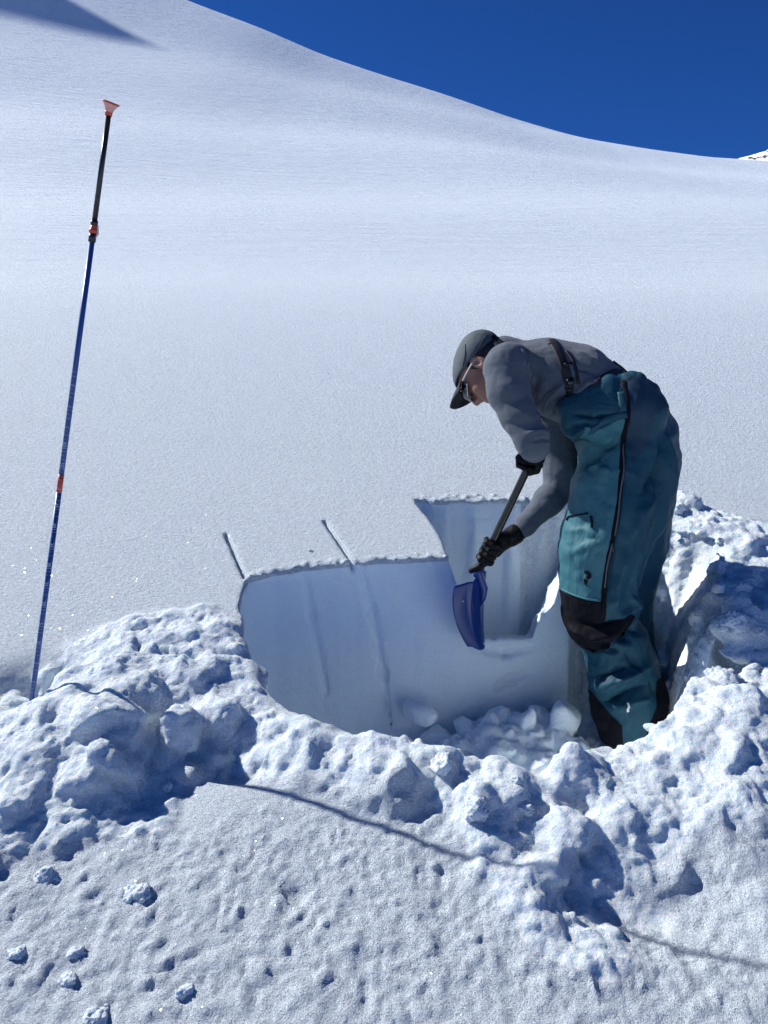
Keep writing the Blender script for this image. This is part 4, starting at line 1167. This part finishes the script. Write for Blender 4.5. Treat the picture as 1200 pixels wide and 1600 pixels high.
# ------------------------------------------------------------------ avalanche probe standing in the heap
PB, PT = P(50, 1092, 1.93), P(171, 168, 1.93)
pax = PT-PB; PLn = np.linalg.norm(pax); pax /= PLn
probe = empty('avalanche_probe', tuple(PB))
tag(probe, 'tall thin blue and black snow probe with numbered marks standing upright left of the pit', 'probe')
def ppart(name, V, F, mat, parent=None, smooth=True):
    return link_mesh(name, np.array(V)-PB, F, mat, parent or probe, smooth)
def pp(v): return P(50+(1092-v)/(1092-168.)*121, v, 1.93)
def hv_(v): return float((pp(v)-PB) @ pax)
_h110, _h135 = hv_(999), hv_(849)
def h_of(cm): return _h110+(cm-110)/25.*(_h135-_h110)
M_PBLUE = simple_mat('probe_blue', (.012, .055, .22), .35, vary=.08)
M_PRED = simple_mat('probe_red', (.42, .045, .025), .45)
M_ORANGE = simple_mat('orange_plastic', (.50, .065, .03), .45)
M_PBLK = simple_mat('probe_black', (.012, .012, .014), .3)
M_MARK = simple_mat('probe_print', (.33, .42, .55), .6)
RP = .0066
def cyl(a, b, r, mat, name, n=20, parent=None, rb=None):
    V, F = tube([a, a+(b-a)*.5, b], [r, (r+(rb or r))/2, rb or r], n); return ppart(name, V, F, mat, parent)
low = cyl(PB-pax*.35, pp(766), RP, M_PBLUE, 'lower_tube')
cyl(pp(769), pp(741), RP+.0003, M_PRED, 'red_band')
cyl(pp(741.5), pp(372), RP, M_PBLUE, 'middle_tube')
cyl(pp(378), pp(365), .0088, M_PBLK, 'collar')
cyl(pp(366), pp(350), .0078, M_ORANGE, 'joint', rb=.0070)
kn = Vol(pp(362)-.02, pp(362)+.02, .0012); kn.ell(pp(361), (.0105, .0105, .009), None, .002); V, F = kn.mesh(0); ppart('joint_knob', V, F, M_ORANGE)
cyl(pp(352), pp(345), .0085, M_PBLK, 'collar')
lv = np.cross(pax, [0, 1, 0]); lv /= np.linalg.norm(lv)
V, F = tube([pp(372)-lv*.006, pp(364)-lv*.012, pp(352)-lv*.009, pp(344)-lv*.006], [.002, .0025, .002, .0015], 8); ppart('lever', V, F, simple_mat('pale_plastic', (.6, .5, .42), .5))
cyl(pp(346), pp(179), RP-.0004, M_PBLK, 'upper_tube')
cyl(pp(181), pp(173), .0078, M_ORANGE, 'cap_stem', rb=.009)
fx = pax*.94+np.array([.16, -.20, 0]); fx /= np.linalg.norm(fx); t0_ = pp(175)
V, F = tube([t0_, t0_+fx*.008, t0_+fx*.016, t0_+fx*.019, t0_+fx*.021, t0_+fx*.0225], [.0085, .011, .0165, .0190, .0195, .018], 24); ppart('cap', V, F, simple_mat('pink_cap', (.62, .30, .27), .5))
V, F = tube([t0_+fx*.0185, t0_+fx*.0205, t0_+fx*.0222], [.0192, .0202, .0194], 24); ppart('cap_rim', V, F, M_PRED)
# ring marks each centimetre and numbers every five, printed on the tube
e1 = np.cross(pax, [0, -1, 0]); e1 /= np.linalg.norm(e1); e2 = np.cross(e1, pax)
if e2[1] > 0: e2 = -e2                    # towards the camera
if e1[0] < 0: e1 = -e1
Vt = []; Ft = []
def arc_mark(h, half, a0, a1, n=8, r=RP+.0005):
    s0 = len(Vt)
    for i in range(n+1):
        an = a0+(a1-a0)*i/n
        for dh in (-half, half): Vt.append(PB+pax*(h+dh)+(e1*math.sin(an)+e2*math.cos(an))*r)
    for i in range(n): Ft.append((s0+2*i, s0+2*i+2, s0+2*i+3, s0+2*i+1))
for cm in range(95, 178):
    h = h_of(cm)
    if h < 0: continue
    if cm % 5 == 0 or (cm % 5 in (1, 4) and 108 < cm < 146): 
        continue
    arc_mark(h, .0004, -1.0, .5 if cm % 2 else 1.2)
for cm in list(range(100, 178, 5)):
    h = h_of(cm)
    if h > .02: arc_mark(h-.0135, .0005, -1.5, 1.5); 
V_ = np.array(Vt); o = ppart('centimetre_marks', V_, Ft, M_MARK, low); o['kind'] = 'stuff'
for cm in (110, 115, 120, 125, 130, 135, 140, 145, 155, 160):
    cu = bpy.data.curves.new('t', 'FONT'); cu.body = str(cm); cu.size = .0135; cu.align_x = 'CENTER'; cu.align_y = 'CENTER'; cu.offset = .0002
    to = bpy.data.objects.new('t', cu); me = to.to_mesh(); n = len(me.vertices)
    co = np.zeros(n*3); me.vertices.foreach_get('co', co); co = co.reshape(-1, 3)
    fs = [tuple(p.vertices) for p in me.polygons]; to.to_mesh_clear(); bpy.data.objects.remove(to); bpy.data.curves.remove(cu)
    h = h_of(cm)
    # text runs down the tube and wraps round it
    an = -co[:,1]/RP*-1.0
    W = PB+pax[None]*(h-co[:,0]*.95)[:,None]+(e1[None]*np.sin(an)[:,None]+e2[None]*np.cos(an)[:,None])*(RP+.0006)
    ppart('number', W, fs, M_MARK, low, smooth=False)
print('probe', time.time()-T0)

# ------------------------------------------------------------------ single lumps lying on the snow
deps = bpy.context.evaluated_depsgraph_get()
from mathutils.bvhtree import BVHTree
surf = []
for nm in ('snow_surface', 'broken_snow', 'snow_pit'):
    o = bpy.data.objects[nm]; surf.append(BVHTree.FromObject(o, deps))
def ground(x, y, default):
    z = None
    for b in surf:
        r = b.ray_cast(Vector((x, y, 3)), Vector((0, 0, -1)))
        if r[0] is not None: z = r[0].z if z is None else max(z, r[0].z)
    return default if z is None else z
def cam_hit(u, v):
    d = ray(u, v); best = None
    for b in surf:
        r = b.ray_cast(Vector(CAM), Vector(d))
        if r[0] is not None and (best is None or r[3] < best[1]): best = (np.array(r[0]), r[3])
    return best[0] if best else G(u, v)
def lump(u, v, r, seed, label, group=None, flat=.85, sink=.25, name='snow_lump', shape=None):
    g = cam_hit(u, v); z = ground(g[0], g[1], g[2])
    c = np.array([g[0], g[1], z+r*(.02-sink*.4)*flat*.8])
    r *= .95; V, F = nugget((0, 0, 0), r, seed, flat=flat*.85)
    V = V+vnormals(V, F)*(r*.10*fbm(V*(5/r), 3, seed, True))[:,None]
    if shape is not None: V = V*np.array(shape)
    o = link_mesh(name, V, F, M_LUMP if r < .05 else M_RUB); o.location = c
    tag(o, label, 'snow lump', group)
    return o
for a in LUMPS: lump(*a)
print('all done', time.time()-T0)
